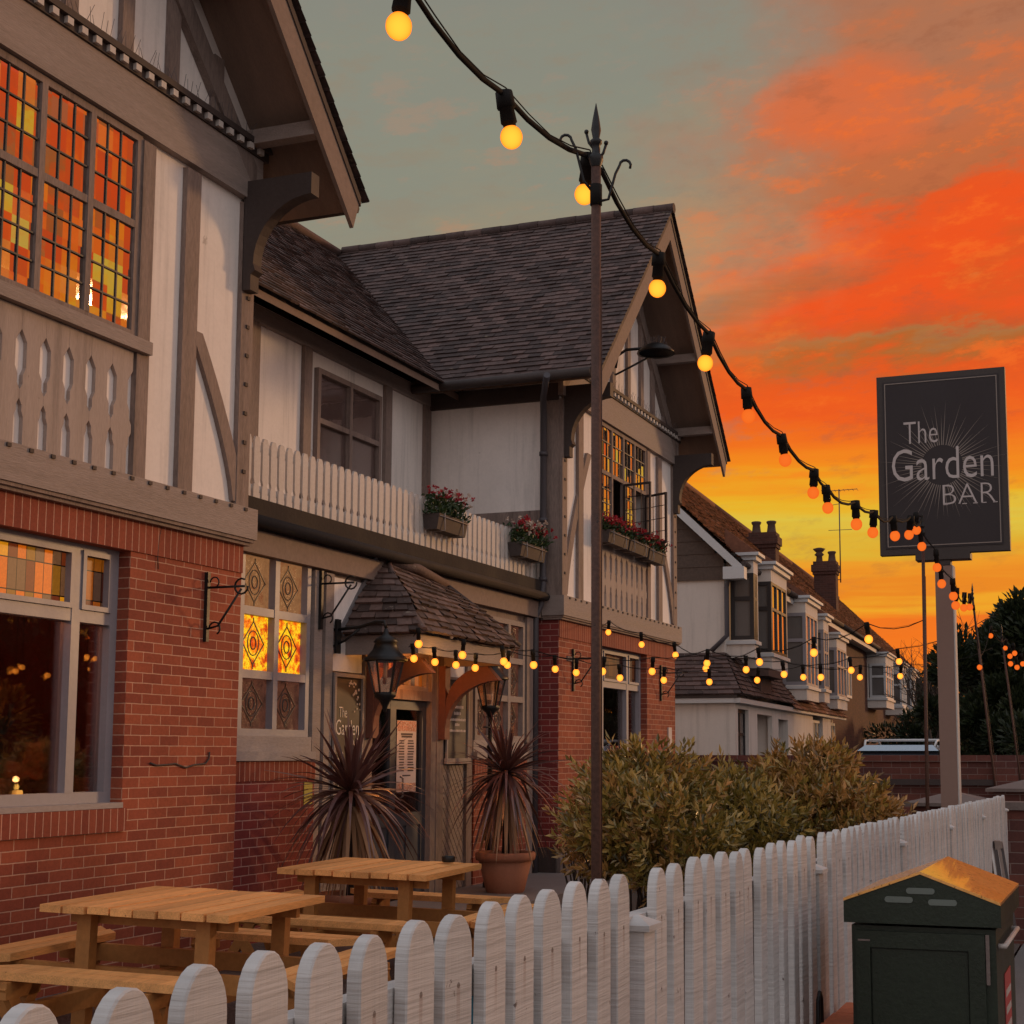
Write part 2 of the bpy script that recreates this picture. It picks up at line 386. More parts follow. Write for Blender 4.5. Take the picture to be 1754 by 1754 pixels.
M['letter_white'] = surf('white lettering', (.72,.66,.62), .6, .05, 6, 40, .05, 0)
M['signpanel'] = surf('brown black sign face', (.04,.028,.024), .6, .15, 2, 30, .1, .03, 30)
M['slate'] = surf('slate grey sign face', (.075,.065,.06), .6, .15, 2, 30, .1, .03, 30)
M['wax'] = surf('candle wax', (.7,.55,.3), .5, .05, 5, 30, .03, 0)
M['bracket'] = surf('reddish oak bracket', (.16,.06,.04), .65, .2, 3, 30, .2, .3, 20)
M['bin'] = surf('dark green painted bin', (.014,.022,.013), .42, .35, 4, 60, .35, .15, 90, spots=(28, .72, (.05,.045,.03,1)))
M['binroof'] = surf('weathered bin roof with sunset sheen', (.90,.46,.13), .40, .10, 6, 60, .25, .1, 60, metal=.7, spec=1.0, coat=.6, stretch=(1,.4,1), spots=(60, .60, (.03,.015,.005,1)))  # orange sunset sheen put into the green roof's base colour
M['slot'] = surf('grey vent', (.13,.15,.13), .6, .1, 6, 50, .1, 0)
M['brickstack'] = surf('orange clay brick', (.50,.15,.07), .8, .3, 12, 60, .2, .3, 60)
M['stone'] = surf('pale coping stone', (.17,.13,.115), .8, .25, 3, 50, .2, .4, 40)
M['carpaint'] = surf('silver blue car paint', (.32,.38,.44), .25, .05, 2, 30, .02, 0, metal=.5, coat=1.0)
M['carglass'] = surf('car glass', (.02,.02,.025), .08, .05, 2, 30, .02, 0, spec=.8)
M['tyre'] = surf('tyre rubber', (.02,.02,.02), .8, .1, 5, 30, .1, .2)
M['house_glass'] = glassmat('house glass', .35, 1.0, (.08,.08,.08,1), .03)
M['house_white'] = surf('white upvc', (.55,.55,.55), .45, .08, 2, 30, .05, 0)
M['house_dark'] = surf('black upvc', (.03,.025,.025), .5, .1, 2, 30, .05, 0)
M['blind'] = surf('pale blind', (.30,.28,.27), .8, .1, 2, 30, .05, .1, 30)
M['room'] = surf('dark red room wall', (.16,.03,.022), .8, .2, 2, 30, .1, 0)
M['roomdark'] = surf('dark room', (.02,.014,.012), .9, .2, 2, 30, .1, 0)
M['picture'] = surf('amber painting', (.55,.16,.04), .6, .6, 3, 14, .6, 0)
M['paper'] = surf('cream paper', (.62,.52,.46), .8, .06, 5, 40, .04, 0)
M['ink'] = surf('dark print', (.10,.07,.06), .8, .1, 20, 50, .1, 0)
M['floral'] = surf('floral print', (.50,.22,.14), .8, .5, 30, 60, .5, 0, spots=(45, .5, (.62,.5,.4,1)))
M['sticker_red'] = surf('red sticker', (.40,.06,.06), .5, .1, 10, 50, .1, 0)
M['sticker_white'] = surf('white sticker', (.45,.40,.37), .5, .1, 10, 50, .1, 0)
M['yellow'] = surf('yellow plate', (.42,.36,.05), .6, .1, 10, 50, .1, 0)
M['blue'] = surf('blue plate', (.04,.22,.33), .6, .1, 10, 50, .1, 0)
def picketmat():
    m, t, p, out = newmat('rough sawn white picket')
    oi = t.n('ShaderNodeObjectInfo')
    tc = t.n('ShaderNodeTexCoord')
    off = t.n('ShaderNodeVectorMath', operation='ADD'); t.l(tc.outputs['Object'], off.inputs[0])
    sc = t.n('ShaderNodeVectorMath', operation='SCALE'); sc.inputs[0].default_value = (13,7,5); t.l(oi.outputs['Random'], sc.inputs['Scale'])
    t.l(sc.outputs[0], off.inputs[1])
    mp = t.n('ShaderNodeMapping'); t.l(off.outputs[0], mp.inputs['Vector']); mp.inputs['Scale'].default_value = (3,3,75); mp.inputs['Rotation'].default_value = (radians(9),0,0)
    saw = t.noise(mp.outputs[0], 1.6, 3, .6)
    mp2 = t.n('ShaderNodeMapping'); t.l(off.outputs[0], mp2.inputs['Vector']); mp2.inputs['Scale'].default_value = (60,60,2)
    gr = t.noise(mp2.outputs[0], 1.0, 4, .6)
    big = t.noise(off.outputs[0], 4, 4)
    k = t.m('ADD', t.m('MULTIPLY', t.m('SUBTRACT', saw, .5), .5), t.m('MULTIPLY', t.m('SUBTRACT', big, .5), .35))
    k = t.m('ADD', k, t.m('MULTIPLY', t.m('SUBTRACT', gr, .5), .15))
    k = t.m('ADD', t.m('ADD', k, t.m('MULTIPLY', t.m('SUBTRACT', oi.outputs['Random'], .5), .16)), 1.0)
    s = t.n('ShaderNodeVectorMath', operation='SCALE'); s.inputs[0].default_value = (.50,.475,.455); t.l(k, s.inputs['Scale'])
    fl = t.smooth(t.noise(off.outputs[0], 20, 7, .68), .655, .70)
    so_ = t.n('ShaderNodeSeparateXYZ'); t.l(tc.outputs['Object'], so_.inputs[0]); ay = t.m('ABSOLUTE', so_.outputs[1]); dz_ = t.m('SUBTRACT', 1.212, so_.outputs[2])
    nail = t.m('LESS_THAN', t.m('ADD', t.m('MULTIPLY', ay, ay), t.m('MULTIPLY', dz_, dz_)), .0000225)
    run = t.m('MULTIPLY', t.m('MULTIPLY', t.m('LESS_THAN', ay, .0055), t.m('GREATER_THAN', dz_, 0.0)), t.smooth(dz_, .10, 0.0))
    cc_ = t.mix(fl, s.outputs[0], (.14,.11,.10,1)); cc_ = t.mix(t.m('MULTIPLY', run, .35), cc_, (.20,.09,.05,1)); cc_ = t.mix(t.m('MULTIPLY', nail, .75), cc_, (.10,.075,.065,1))
    t.l(cc_, p.inputs['Base Color']); p.inputs['Roughness'].default_value = .75
    b = t.n('ShaderNodeBump'); b.inputs['Strength'].default_value = .6; b.inputs['Distance'].default_value = .005
    t.l(t.m('ADD', saw, t.m('MULTIPLY', gr, .5)), b.inputs['Height']); t.l(b.outputs[0], p.inputs['Normal'])
    return m
M['picket'] = picketmat()
# ---------------------------------------------------------------- sky, sun, camera
def make_world():
    w = bpy.data.worlds.new('World'); scene.world = w; w.use_nodes = True
    t = NT(w.node_tree); out = t.n('ShaderNodeOutputWorld'); bg = t.n('ShaderNodeBackground')
    tc = t.n('ShaderNodeTexCoord'); d = tc.outputs['Generated']
    sx = t.n('ShaderNodeSeparateXYZ'); t.l(d, sx.inputs[0]); x, y, z = sx.outputs
    el = t.m('MULTIPLY', t.m('ARCSINE', z), 57.29578)
    az = t.m('MULTIPLY', t.m('ARCTAN2', x, y), 57.29578)
    cb = t.n('ShaderNodeCombineXYZ'); t.l(t.m('MULTIPLY', az, .055), cb.inputs[0]); t.l(t.m('MULTIPLY', t.m('SUBTRACT', el, t.m('MULTIPLY', az, .14)), .17), cb.inputs[1])
    n1 = t.noise(cb.outputs[0], 1.6, 7, .6)
    cb2 = t.n('ShaderNodeCombineXYZ'); t.l(t.m('MULTIPLY', az, .05), cb2.inputs[0]); t.l(t.m('MULTIPLY', el, .8), cb2.inputs[1]); cb2.inputs[2].default_value = 4.2
    n2 = t.noise(cb2.outputs[0], 1.3, 6, .6)
    cb3 = t.n('ShaderNodeCombineXYZ'); t.l(t.m('MULTIPLY', az, .16), cb3.inputs[0]); t.l(t.m('MULTIPLY', el, .25), cb3.inputs[1]); cb3.inputs[2].default_value = 9.1
    n3 = t.noise(cb3.outputs[0], 1.1, 8, .62)
    cb5 = t.n('ShaderNodeCombineXYZ'); t.l(t.m('MULTIPLY', az, .35), cb5.inputs[0]); t.l(t.m('SUBTRACT', t.m('MULTIPLY', el, .9), t.m('MULTIPLY', az, .10)), cb5.inputs[1]); cb5.inputs[2].default_value = 2.7
    n5 = t.noise(cb5.outputs[0], 1.0, 10, .68)
    up = t.smooth(el, 10.5, 17)
    e = t.m('SUBTRACT', el, t.m('MULTIPLY', t.m('MULTIPLY', t.m('ADD', az, -4), .15), up))
    e = t.m('ADD', e, t.m('MULTIPLY', t.m('MULTIPLY', t.m('SUBTRACT', n1, .5), 11), up))
    e = t.m('ADD', e, t.m('MULTIPLY', t.m('SUBTRACT', n2, .5), t.m('SUBTRACT', 3.4, t.m('MULTIPLY', up, 1.4))))
    e = t.m('ADD', e, t.m('MULTIPLY', t.m('ADD', t.m('MULTIPLY', t.m('SUBTRACT', n3, .5), 3), t.m('MULTIPLY', t.m('SUBTRACT', n5, .5), 4)), up))
    f = t.m('DIVIDE', e, 60.0, clamp=True)
    def rp(st): return t.ramp(f, [(a / 60.0, lin(c)) for a, c in st])
    low = [(0,(238,150,30)),(3.6,(243,120,25)),(4.9,(240,112,20)),(5.8,(238,165,32)),(6.4,(232,128,22)),(7.2,(236,150,30)),(8.0,(222,172,42)),(8.9,(220,190,62)),(9.7,(232,176,30)),(10.8,(242,138,12)),(12.4,(240,112,14)),(14.2,(236,88,16))]
    right = rp(low + [(15.6,(222,84,20)),(16.4,(180,98,38)),(17.2,(172,112,60)),(18.0,(214,84,24)),(19.5,(236,80,18)),(21.8,(228,84,26)),(23.2,(188,104,60)),(25.5,(196,106,62)),(28,(176,112,78)),(34,(150,112,92)),(60,(120,108,108))])
    left = rp(low + [(16.0,(232,96,26)),(17.4,(206,108,48)),(18.8,(212,122,70)),(20.6,(202,134,86)),(22.4,(176,138,102)),(24.4,(148,138,116)),(27,(138,138,122)),(40,(132,132,124)),(60,(122,124,126))])
    s = t.smooth(t.m('ADD', az, t.m('MULTIPLY', t.m('SUBTRACT', n3, .5), 16)), -19, -8)
    c = t.mix(s, left, right)
    # lit cloud patch high in the sky
    dx = t.m('DIVIDE', t.m('ADD', az, 10.0), 3.8); dy = t.m('DIVIDE', t.m('SUBTRACT', el, 24.4), 1.9)
    rr = t.m('ADD', t.m('MULTIPLY', dx, dx), t.m('MULTIPLY', dy, dy))
    g = t.m('SUBTRACT', 1.15, t.m('ADD', rr, t.m('MULTIPLY', t.m('SUBTRACT', n3, .5), -2.6)), clamp=True)
    c = t.mix(t.m('MULTIPLY', g, .6), c, lin((228,104,50)))
    # grey streaks inside the red band
    dx = t.m('DIVIDE', t.m('ADD', az, 14.5), 6.0); dy = t.m('DIVIDE', t.m('SUBTRACT', t.m('SUBTRACT', el, 17.3), t.m('MULTIPLY', t.m('ADD', az, 14.5), .18)), .75)
    rr = t.m('ADD', t.m('MULTIPLY', dx, dx), t.m('MULTIPLY', dy, dy))
    g = t.m('SUBTRACT', 1.0, t.m('ADD', rr, t.m('MULTIPLY', t.m('SUBTRACT', n2, .5), 3.0)), clamp=True)
    c = t.mix(t.m('MULTIPLY', g, .55), c, lin((150,105,62)))
    # away from the sunset the sky is a pale pink grey, brightened for fill
    back = t.ramp(t.m('DIVIDE', el, 90.0, clamp=True), [(0, lin((218,200,194))), (.15, lin((228,216,213))), (.4, lin((218,217,223))), (1, lin((192,198,210)))])
    # fine torn wisps: thin darker grey edges and brighter lit ones
    wsp = t.m('MULTIPLY', t.smooth(n5, .50, .68), t.smooth(el, 3, 9))
    c = t.mix(t.m('MULTIPLY', wsp, .34), c, t.mix(s, lin((150,128,104)), lin((150,84,52))))
    hi = t.m('MULTIPLY', t.smooth(n5, .47, .33), t.m('MULTIPLY', t.smooth(el, 8, 12), t.smooth(el, 30, 22)))
    c = t.mix(t.m('MULTIPLY', hi, t.m('ADD', .10, t.m('MULTIPLY', s, .38))), c, lin((250,112,28)))
    b = t.smooth(t.m('ABSOLUTE', t.m('SUBTRACT', az, 6)), 38, 95)
    c = t.mix(b, c, back)
    zen = t.smooth(el, 32, 62)
    c = t.mix(t.m('MULTIPLY', zen, .9), c, lin((194,198,208)))
    c = t.mix(t.smooth(el, -.5, -3), c, (.05,.035,.03,1))
    # thin real-sky term at dusk
    sky = t.n('ShaderNodeTexSky', sky_type='NISHITA'); sky.sun_disc = False
    sky.sun_elevation = radians(4); sky.sun_rotation = radians(30)
    sk = t.n('ShaderNodeVectorMath', operation='SCALE'); t.l(sky.outputs[0], sk.inputs[0]); sk.inputs['Scale'].default_value = .004
    ad = t.n('ShaderNodeVectorMath', operation='ADD'); t.l(c, ad.inputs[0]); t.l(sk.outputs[0], ad.inputs[1])
    t.l(ad.outputs[0], bg.inputs[0]); bg.inputs[1].default_value = 1.0
    t.l(bg.outputs[0], out.inputs[0])
make_world()
sun = bpy.data.lights.new('low_sun', 'SUN'); sun.energy = 1.15; sun.angle = radians(6); sun.color = (1.0, .56, .26)
so = bpy.data.objects.new('low_sun', sun); COL.objects.link(so)
sd = Vector((sin(radians(36)) * cos(radians(9)), cos(radians(36)) * cos(radians(9)), sin(radians(9))))
so.rotation_euler = sd.to_track_quat('Z', 'Y').to_euler(); so.location = (30, 40, 20)
cam = bpy.data.cameras.new('camera'); co = bpy.data.objects.new('camera', cam); COL.objects.link(co)
cam.sensor_width = 36; cam.lens = 2520 / 1754 * 36; cam.shift_x = (877 - 1020) / 1754; cam.shift_y = (1000 - 877) / 1754
cam.clip_start = .05; cam.clip_end = 2000
co.location = (0, 0, EYE); co.rotation_euler = (pi / 2 + TH_, 0, AL_)
scene.camera = co
scene.view_settings.view_transform = 'Standard'; scene.view_settings.look = 'None'; scene.view_settings.exposure = 0; scene.view_settings.gamma = 1

# ---------------------------------------------------------------- ground
def sheet(name, x0, x1, y0, y1, z, m):
    b = MB(); b.add([(x0,y0,z),(x1,y0,z),(x1,y1,z),(x0,y1,z)], [(0,1,2,3)])
    return tag(b.build(name, m), kind='structure')
sheet('ground', -400, 400, -300, 600, GZ - .12, M['soil'])
sheet('garden_gravel', -12, -.98, -6, 20.9, GZ, M['gravel'])
b = MB(); b.box(-.96, 2.2, -8, 21, GZ - .13, GZ + .004); tag(b.build('pavement', M['paving']), kind='structure')
b = MB(); b.box(2.2, 2.34, -8, 60, GZ - .13, GZ + .006); tag(b.build('kerb', M['stone']), kind='structure')
sheet('road', 2.34, 9.5, -60, 200, GZ - .115, M['asphalt'])
sheet('side_road', -6.2, 2.2, 21.6, 120, GZ - .04, M['asphalt'])
b = MB(); b.box(-7.0, -5.7, 11.9, 17.0, GZ - .02, 0.0); tag(b.build('porch_paving', M['paving']), kind='structure')

# ---------------------------------------------------------------- roofs and windows helpers
def tiles(mb, TL, TR, BL, BR, rows, tw, lift=.016, jit=.004, rng=R, sag=0.0):
    TL, TR, BL, BR = map(Vector, (TL, TR, BL, BR))
    n = (BR - BL).cross(TL - BL)
    if n.z < 0: n = -n
    n.normalize()
    for i in range(rows):
        t0 = max(0, i - .18) / rows; t1 = (i + 1) / rows
        a0 = TL.lerp(BL, t0); b0 = TR.lerp(BR, t0); a1 = TL.lerp(BL, t1); b1 = TR.lerp(BR, t1)
        w = max((b1 - a1).length, .01); k = max(1, int(round(w / tw))); off = .5 if i % 2 else 0
        for j in range(k + (1 if off else 0)):
            u0 = max(0, (j - off) / k); u1 = min(1, (j + 1 - off) / k)
            if u1 - u0 < 1e-4: continue
            g = .0025 / w
            l = lift + rng.uniform(-jit, jit); l2 = l + rng.uniform(-jit, jit) * .7; dz = rng.uniform(-jit, jit)
            p0 = a0.lerp(b0, u0); p1 = a0.lerp(b0, u1); q0 = a1.lerp(b1, u0 + g); q1 = a1.lerp(b1, u1 - g)
            dn = (q0 - p0).normalized() * dz
            vs = [p0 + n * .002, p1 + n * .002, q1 + n * l2 + dn, q0 + n * l + dn, q1 - n * .004 + dn, q0 - n * .004 + dn]
            mb.add(vs, [(0,3,2,1),(3,5,4,2)])
def window_x(parent, X, y0, y1, z0, z1, ys, zs, fw=.06, fm=None, depth=.07, panes=None, sill=None, name='window', mw=None):
    """window in a plane of constant X facing +X. ys, zs: mullion and transom positions; panes: material per (col,row)"""
    mw = mw or fw
    f = MB(); X1 = X; X0 = X - depth
    f.box(X0, X1, y0, y0 + fw, z0, z1); f.box(X0, X1, y1 - fw, y1, z0, z1)
    f.box(X0, X1, y0 + fw, y1 - fw, z0, z0 + fw); f.box(X0, X1, y0 + fw, y1 - fw, z1 - fw, z1)
    cy = [y0 + fw / 2] + list(ys) + [y1 - fw / 2]; cz = [z0 + fw / 2] + list(zs) + [z1 - fw / 2]
    for y in ys: f.box(X0 + .002, X1 + .003, y - mw / 2, y + mw / 2, z0 + fw, z1 - fw)
    for z in zs:
        for i in range(len(cy) - 1):
            a = cy[i] + (mw / 2 if i else fw / 2); bb = cy[i + 1] - (mw / 2 if i < len(cy) - 2 else fw / 2)
            f.box(X0 + .004, X1 - .002, a, bb, z - mw / 2, z + mw / 2)
    w = f.build(name, fm or M['frame'], parent)
    for i in range(len(cy) - 1):
        for j in range(len(cz) - 1):
            mt = panes(i, j) if panes else M['glass_dark']
            if mt is None: continue
            a, bb = cy[i] + mw * .4, cy[i + 1] - mw * .4; c, d = cz[j] + mw * .4, cz[j + 1] - mw * .4
            p = MB(); xx = X0 + depth * (.35 if depth > .06 else .6)
            p.box(xx - .006, xx, a, bb, c, d); p.build('pane', mt, w)
    if sill:
        s = MB(); s.box(X0 - .02, X1 + sill, y0 - .05, y1 + .05, z0 - .07, z0 - .002); s.build('sill', M['sill'], w)
    return w
def leading(parent, X, y0, y1, z0, z1, ny, nz, r=.006):
    l = MB()
    for i in range(1, ny): 
        y = y0 + (y1 - y0) * i / ny; l.box(X, X + .008, y - r, y + r, z0, z1)
    for j in range(1, nz):
        z = z0 + (z1 - z0) * j / nz; l.box(X + .001, X + .010, y0, y1, z - r, z + r)
    return l.build('leading', M['lead'], parent)
def diamond_lead(l, X, y0, y1, z0, z1, r=.006):
    cy, cz = (y0 + y1) / 2, (z0 + z1) / 2; hw = (y1 - y0) * .38; hh = (z1 - z0) * .42
    pts = [(X, cy, cz + hh), (X, cy + hw, cz), (X, cy, cz - hh), (X, cy - hw, cz)]
    for i in range(4): l.beam(pts[i], pts[(i + 1) % 4], r, r * 1.4, up=(1,0,0))
    l.beam((X, cy, cz + hh), (X, cy, z1), r, r * 1.4, up=(1,0,0)); l.beam((X, cy, z0), (X, cy, cz - hh), r, r * 1.4, up=(1,0,0))
    for rad, rr in ((.52, .005), (.26, .006)):
        l.tube([(X, cy + hw * rad * cos(a * pi / 8), cz + hw * rad * 1.25 * sin(a * pi / 8)) for a in range(17)], rr, 5, cap=False)

# ---------------------------------------------------------------- the pub
pub = thing('pub_building', 'two storey pub of red brick and white timber framing with steep brown tiled gables', 'pub', (-8.9, 13.6, 0))
FX = -6.75; BX = -7.05; YN = 10.1; YF = 17.08
def wall_open(name, X0, X1, y0, y1, z0, z1, op, mat):
    oy0, oy1, oz0, oz1 = op; w = MB()
    w.box(X0, X1, y0, oy0, z0, z1); w.box(X0, X1, oy1, y1, z0, z1)
    if oz0 > z0: w.box(X0, X1, oy0, oy1, z0, oz0)
    if oz1 < z1: w.box(X0, X1, oy0, oy1, oz1, z1)
    return w.build(name, mat, pub)
C1, C2 = 7.63, 19.55                       # centre lines of the two gabled wings
def wing(c, near):
    y0, y1 = c - 2.47, c + 2.47
    oy0, oy1 = c - 1.17, c + 1.17 - .1
    # brick ground storey
    wall_open('brick_wall', FX - .26, FX, y0, y1, GZ - .1, 2.90, (oy0, oy1, .91, 2.90), M['brick'])
    s = MB(); s.box(FX - .26, FX + .012, y0, y1, 2.90, 3.12); s.build('soldier_course', M['soldier'], pub)
    s = MB(); s.box(FX - .24, FX + .03, oy0 - .02, oy1 + .02, .91, 1.07)
    s.build('brick_sill', M['soldier'], pub)
    p = MB(); p.box(FX, FX + .05, y0 - .05, y1 + .05, GZ - .1, .16); p.prism([(FX, y0 - .05, .16), (FX + .05, y0 - .05, .16), (FX, y0 - .05, .24)], (0, y1 - y0 + .1, 0))
    if not near: p.build('plinth', M['stone'], pub)
    # jetty beam with moulding
    g = MB(); g.box(FX - .2, FX + .10, y0 - .08, y1 + .06, 3.17, 3.42); g.build('jetty_beam', M['timber_h'], pub)
    g = MB(); g.box(FX - .2, FX + .06, y0 - .05, y1 + .03, 3.12, 3.145); g.box(FX - .2, FX + .085, y0 - .06, y1 + .04, 3.145, 3.168); g.build('jetty_moulding', M['timber'], pub)
    # plaster of the upper storey and gable
    wo0, wo1 = c - 1.08, c + 1.0
    wall_open('plaster_wall', FX - .2, FX, y0, y1, 3.42, 5.98, (wo0, wo1, 4.44, 5.98), M['plaster'])
    gp = MB(); gp.prism([(FX - .2, y0, 5.98), (FX - .2, y1, 5.98), (FX - .2, y1, 6.6), (FX - .2, c, 9.02), (FX - .2, y0, 6.6)], (.2, 0, 0)); gp.build('gable_wall', M['plaster'], pub)
    t = .045
    each('corner_post', M['timber'], pub, [(FX, FX + t, c + a, c + bb, 3.42, 5.95) for a, bb in ((-2.47, -2.30), (2.30, 2.47))])
    for a in (-1.80, 1.62):
        q = MB(); q.box(FX, FX + t, c + a - .09, c + a + .09, 3.42, 5.95); q.build('stud', M['timber'], pub)
    each('window_stud', M['timber'], pub, [(FX, FX + t, wo0 - .14, wo0, 3.42, 5.95), (FX, FX + t, wo1, wo1 + .14, 3.42, 5.95)])
    # curved braces either side
    for sg in (-1, 1):
        br = MB(); n = 8; P = []
        lo = (c + sg * 2.34, 3.46); hi = (c + (-1.47 if sg < 0 else 1.72) , 5.42 if sg < 0 else 4.7)
        for i in range(n + 1):
            k = i / n; yy = lo[0] + (hi[0] - lo[0]) * (k ** 1.35); zz = lo[1] + (hi[1] - lo[1]) * k
            P.append((yy, zz))
        for i in range(n):
            (ya, za), (yb, zb) = P[i], P[i + 1]; w = .075
            br.prism([(FX, ya - w, za), (FX, ya + w, za), (FX, yb + w, zb), (FX, yb - w, zb)], (t - .006, 0, 0))
        br.build('brace', M['timber'], pub)
    # pegs along the beams
    pg = MB()
    for k in range(24):
        yy = y0 + .12 + k * (y1 - y0 - .24) / 23
        pg.box(FX + .10, FX + .112, yy - .018, yy + .018, 3.385, 3.41)
    for sg in (-1, 1):
        for k in range(9): pg.box(FX + t, FX + t + .012, c + sg * 2.385 - .02, c + sg * 2.385 + .02, 3.7 + k * .24, 3.73 + k * .24)
    pg.build('peg', M['timber_dark'], pub)
    # window apron of cut-out boards
    ap = MB(); m_ = 9; w0, w1 = wo0 + .02, wo1 - .02
    for k in range(m_):
        cy = w0 + (k + .5) * (w1 - w0) / m_; h = (w1 - w0) / m_ / 2 - .001
        pr = [(h * .62, 3.42), (h * .62, 3.62), (h * .78, 3.66), (h * .78, 3.70), (h, 3.74), (h, 3.80), (h * .78, 3.84), (h * .78, 3.90), (h * .55, 3.95), (h * .55, 4.12), (h, 4.2), (h, 4.34)]
        pts = [(FX + .001, cy + a, z) for a, z in pr] + [(FX + .001, cy - a, z) for a, z in pr[::-1]]
        ap.prism(pts, (.03, 0, 0))
    ap.build('apron_boards', M['apron'], pub)
    q = MB(); q.box(FX, FX + .09, wo0 - .12, wo1 + .12, 4.345, 4.44); q.build('window_ledge', M['timber_h'], pub)
    # beam under the gable, with dentils
    g = MB(); g.box(FX - .1, FX + .07, y0 - .05, y1 + .05, 5.985, 6.37); g.build('gable_beam', M['timber_h'], pub)
    g = MB(); g.box(FX, FX + .13, y0 - .1, y1 + .1, 6.44, 6.49); g.box(FX, FX + .09, y0 - .1, y1 + .1, 6.37, 6.44); g.build('cornice', M['timber_dark'], pub)
    g = MB()
    for k in range(34):
        yy = y0 + .05 + k * (y1 - y0 - .1) / 33; g.box(FX + .09, FX + .122, yy - .03, yy + .03, 6.385, 6.435)
    g.build('dentils', M['balustrade'], pub)
    sp = MB()
    for k in range(90):
        yy = y0 + .1 + k * (y1 - y0 - .2) / 89 + R.uniform(-.01, .01)
        sp.beam((FX + .1, yy, 6.49), (FX + .1 + R.uniform(-.05, .06), yy + R.uniform(-.04, .04), 6.61), .0025, .0025)
    sp.build('bird_spikes', M['pipe'], pub)
    for a in (-1.82, -1.14, -.49, .17, .77, 1.32, 1.9):
        top = 9.02 - abs(a) * .98 - .15; q = MB(); q.box(FX, FX + t, c + a - .065, c + a + .065, 6.49, top); q.build('gable_stud', M['timber'], pub)
    # barge boards, rafters and roof
    ZA, ze, hs = 9.22, 6.17, 2.98; XF = -6.02
    for sg in (-1, 1):
        A = Vector((XF, c, ZA)); E = Vector((XF, c + sg * hs, ze))
        d = (E - A).normalized(); dn = Vector((0, 0, -1))
        w = .30
        bb = MB(); bb.prism([A + Vector((0,0,-.06)), E + Vector((0,0,-.06)), E + Vector((0,0,-.06 - w * .9)) - Vector((0, sg * .10, 0)), A + Vector((0,0,-.06 - w * 1.25))], (-.035, 0, 0)); bb.build('bargeboard', M['barge'], pub)
        tr = MB(); tr.prism([A + Vector((.012,0,-.03)), E + Vector((.012,0,-.03)), E + Vector((.012,0,-.11)), A + Vector((.012,0,-.11))], (-.05, 0, 0)); tr.build('verge_trim', M['timber_dark'], pub)
        ir = MB(); A2 = Vector((FX + .001, c, ZA - .42)); E2 = Vector((FX + .001, c + sg * (hs - .55), ze + .12))
        ir.prism([A2, E2, E2 - Vector((0,0,.24)), A2 - Vector((0,0,.30))], (.07, 0, 0)); ir.build('inner_rafter', M['timber'], pub)
        # soffit slab and tiles
        sl = MB(); xb = -11.4
        up = Vector((0,0,.05))
        TLs = [A + Vector((-.04,0,-.14)), E + Vector((-.04,0,-.14)), E + Vector((-.04,0,-.02)), A + Vector((-.04,0,-.02))]
        sl.prism(TLs, (xb - XF, 0, 0)); sl.build('soffit', M['soffit'] if 'soffit' in M else M['timber'], pub)
        T = MB(); a0 = Vector((XF + .05, c, ZA + .02)); a1 = Vector((xb, c, ZA + .02)); e0 = Vector((XF + .05, c + sg * (hs + .07), ze - .05)); e1 = Vector((xb, c + sg * (hs + .07), ze - .05))
        if sg < 0: tiles(T, a1, a0, e1, e0, 40, .17, .02, .006)
        else: tiles(T, a0, a1, e0, e1, 40, .17, .02, .006)
        T.build('roof', M['tile'], pub)
        for zz in (7.45, 6.52):
            yy = c + sg * (ZA - zz - .30) / 1.023
            pu = MB(); pu.box(FX + .05, XF - .04, yy - .06, yy + .06, zz - .09, zz + .03); pu.build('purlin', M['timber_h'], pub)
        # eave bracket
        bk = MB(); yb = c + sg * 2.36; n = 10; outer = []; inner = []
        for i in range(n + 1):
            a = i / n * pi / 2
            outer.append((FX + .62 * (1 - cos(a)) * 1.0, 5.45 + .62 * sin(a)))
            inner.append((FX + .22 + .40 * (1 - cos(a)), 5.45 + .40 * sin(a) - .04))
        pts = [(FX + .04, 5.2), (FX + .04, 6.12), (XF - .06, 6.12), (XF - .06, 5.98)]
        for i in range(n + 1):
            a = pi / 2 - i / n * pi / 2
            pts.append((FX + .14 + (XF - .06 - FX - .14) * (1 - cos(a)) , 5.42 + .52 * sin(a)))
        pts += [(FX + .16, 5.36), (FX + .12, 5.33), (FX + .12, 5.2)]
        bk.prism([(x, yb - .06, z) for x, z in pts], (0, .12, 0)); bk.build('eave_bracket', M['timber_dark'], pub)
    rd = MB()
    for k in range(18):
        x0 = XF + .06 - k * .30
        rd.tube([(x0, c, ZA + .03), (x0 - .305, c, ZA + .03)], .075 + (.004 if k % 2 else 0), 8)
    rd.build('ridge_tiles', M['tile'], pub)
    # flank walls above ground floor
    for sg in ((-1,) if not near else (1,)):
        yb = c + sg * 2.47
        fl = MB(); fl.box(-11.0, FX - .001, yb, yb + (-sg) * .2, 3.42, 6.2); fl.build('plaster_flank', M['plaster'], pub)
        tb = MB(); yy = yb + sg * .02
        tb.box(FX - .18, FX + .001, yy, yb, 3.42, 6.0); tb.box(-8.6, FX - .18, yy, yb, 4.28, 4.52); tb.build('flank_timber', M['timber'], pub)
        tb = MB(); tb.box(-8.6, FX, yb + sg * .06, yb, 5.93, 6.14); tb.build('eave_beam', M['timber_dark'], pub)
        gt = MB(); gt.tube([(XF - .08, c + sg * 3.06, 6.10), (-8.6, c + sg * 3.06, 6.08)], .06, 8); gt.build('gutter', M['timber_dark'], pub)
    # upper leaded window
    lights = [wo0 + .05 + (wo1 - wo0 - .1) * k / 4 for k in range(5)]
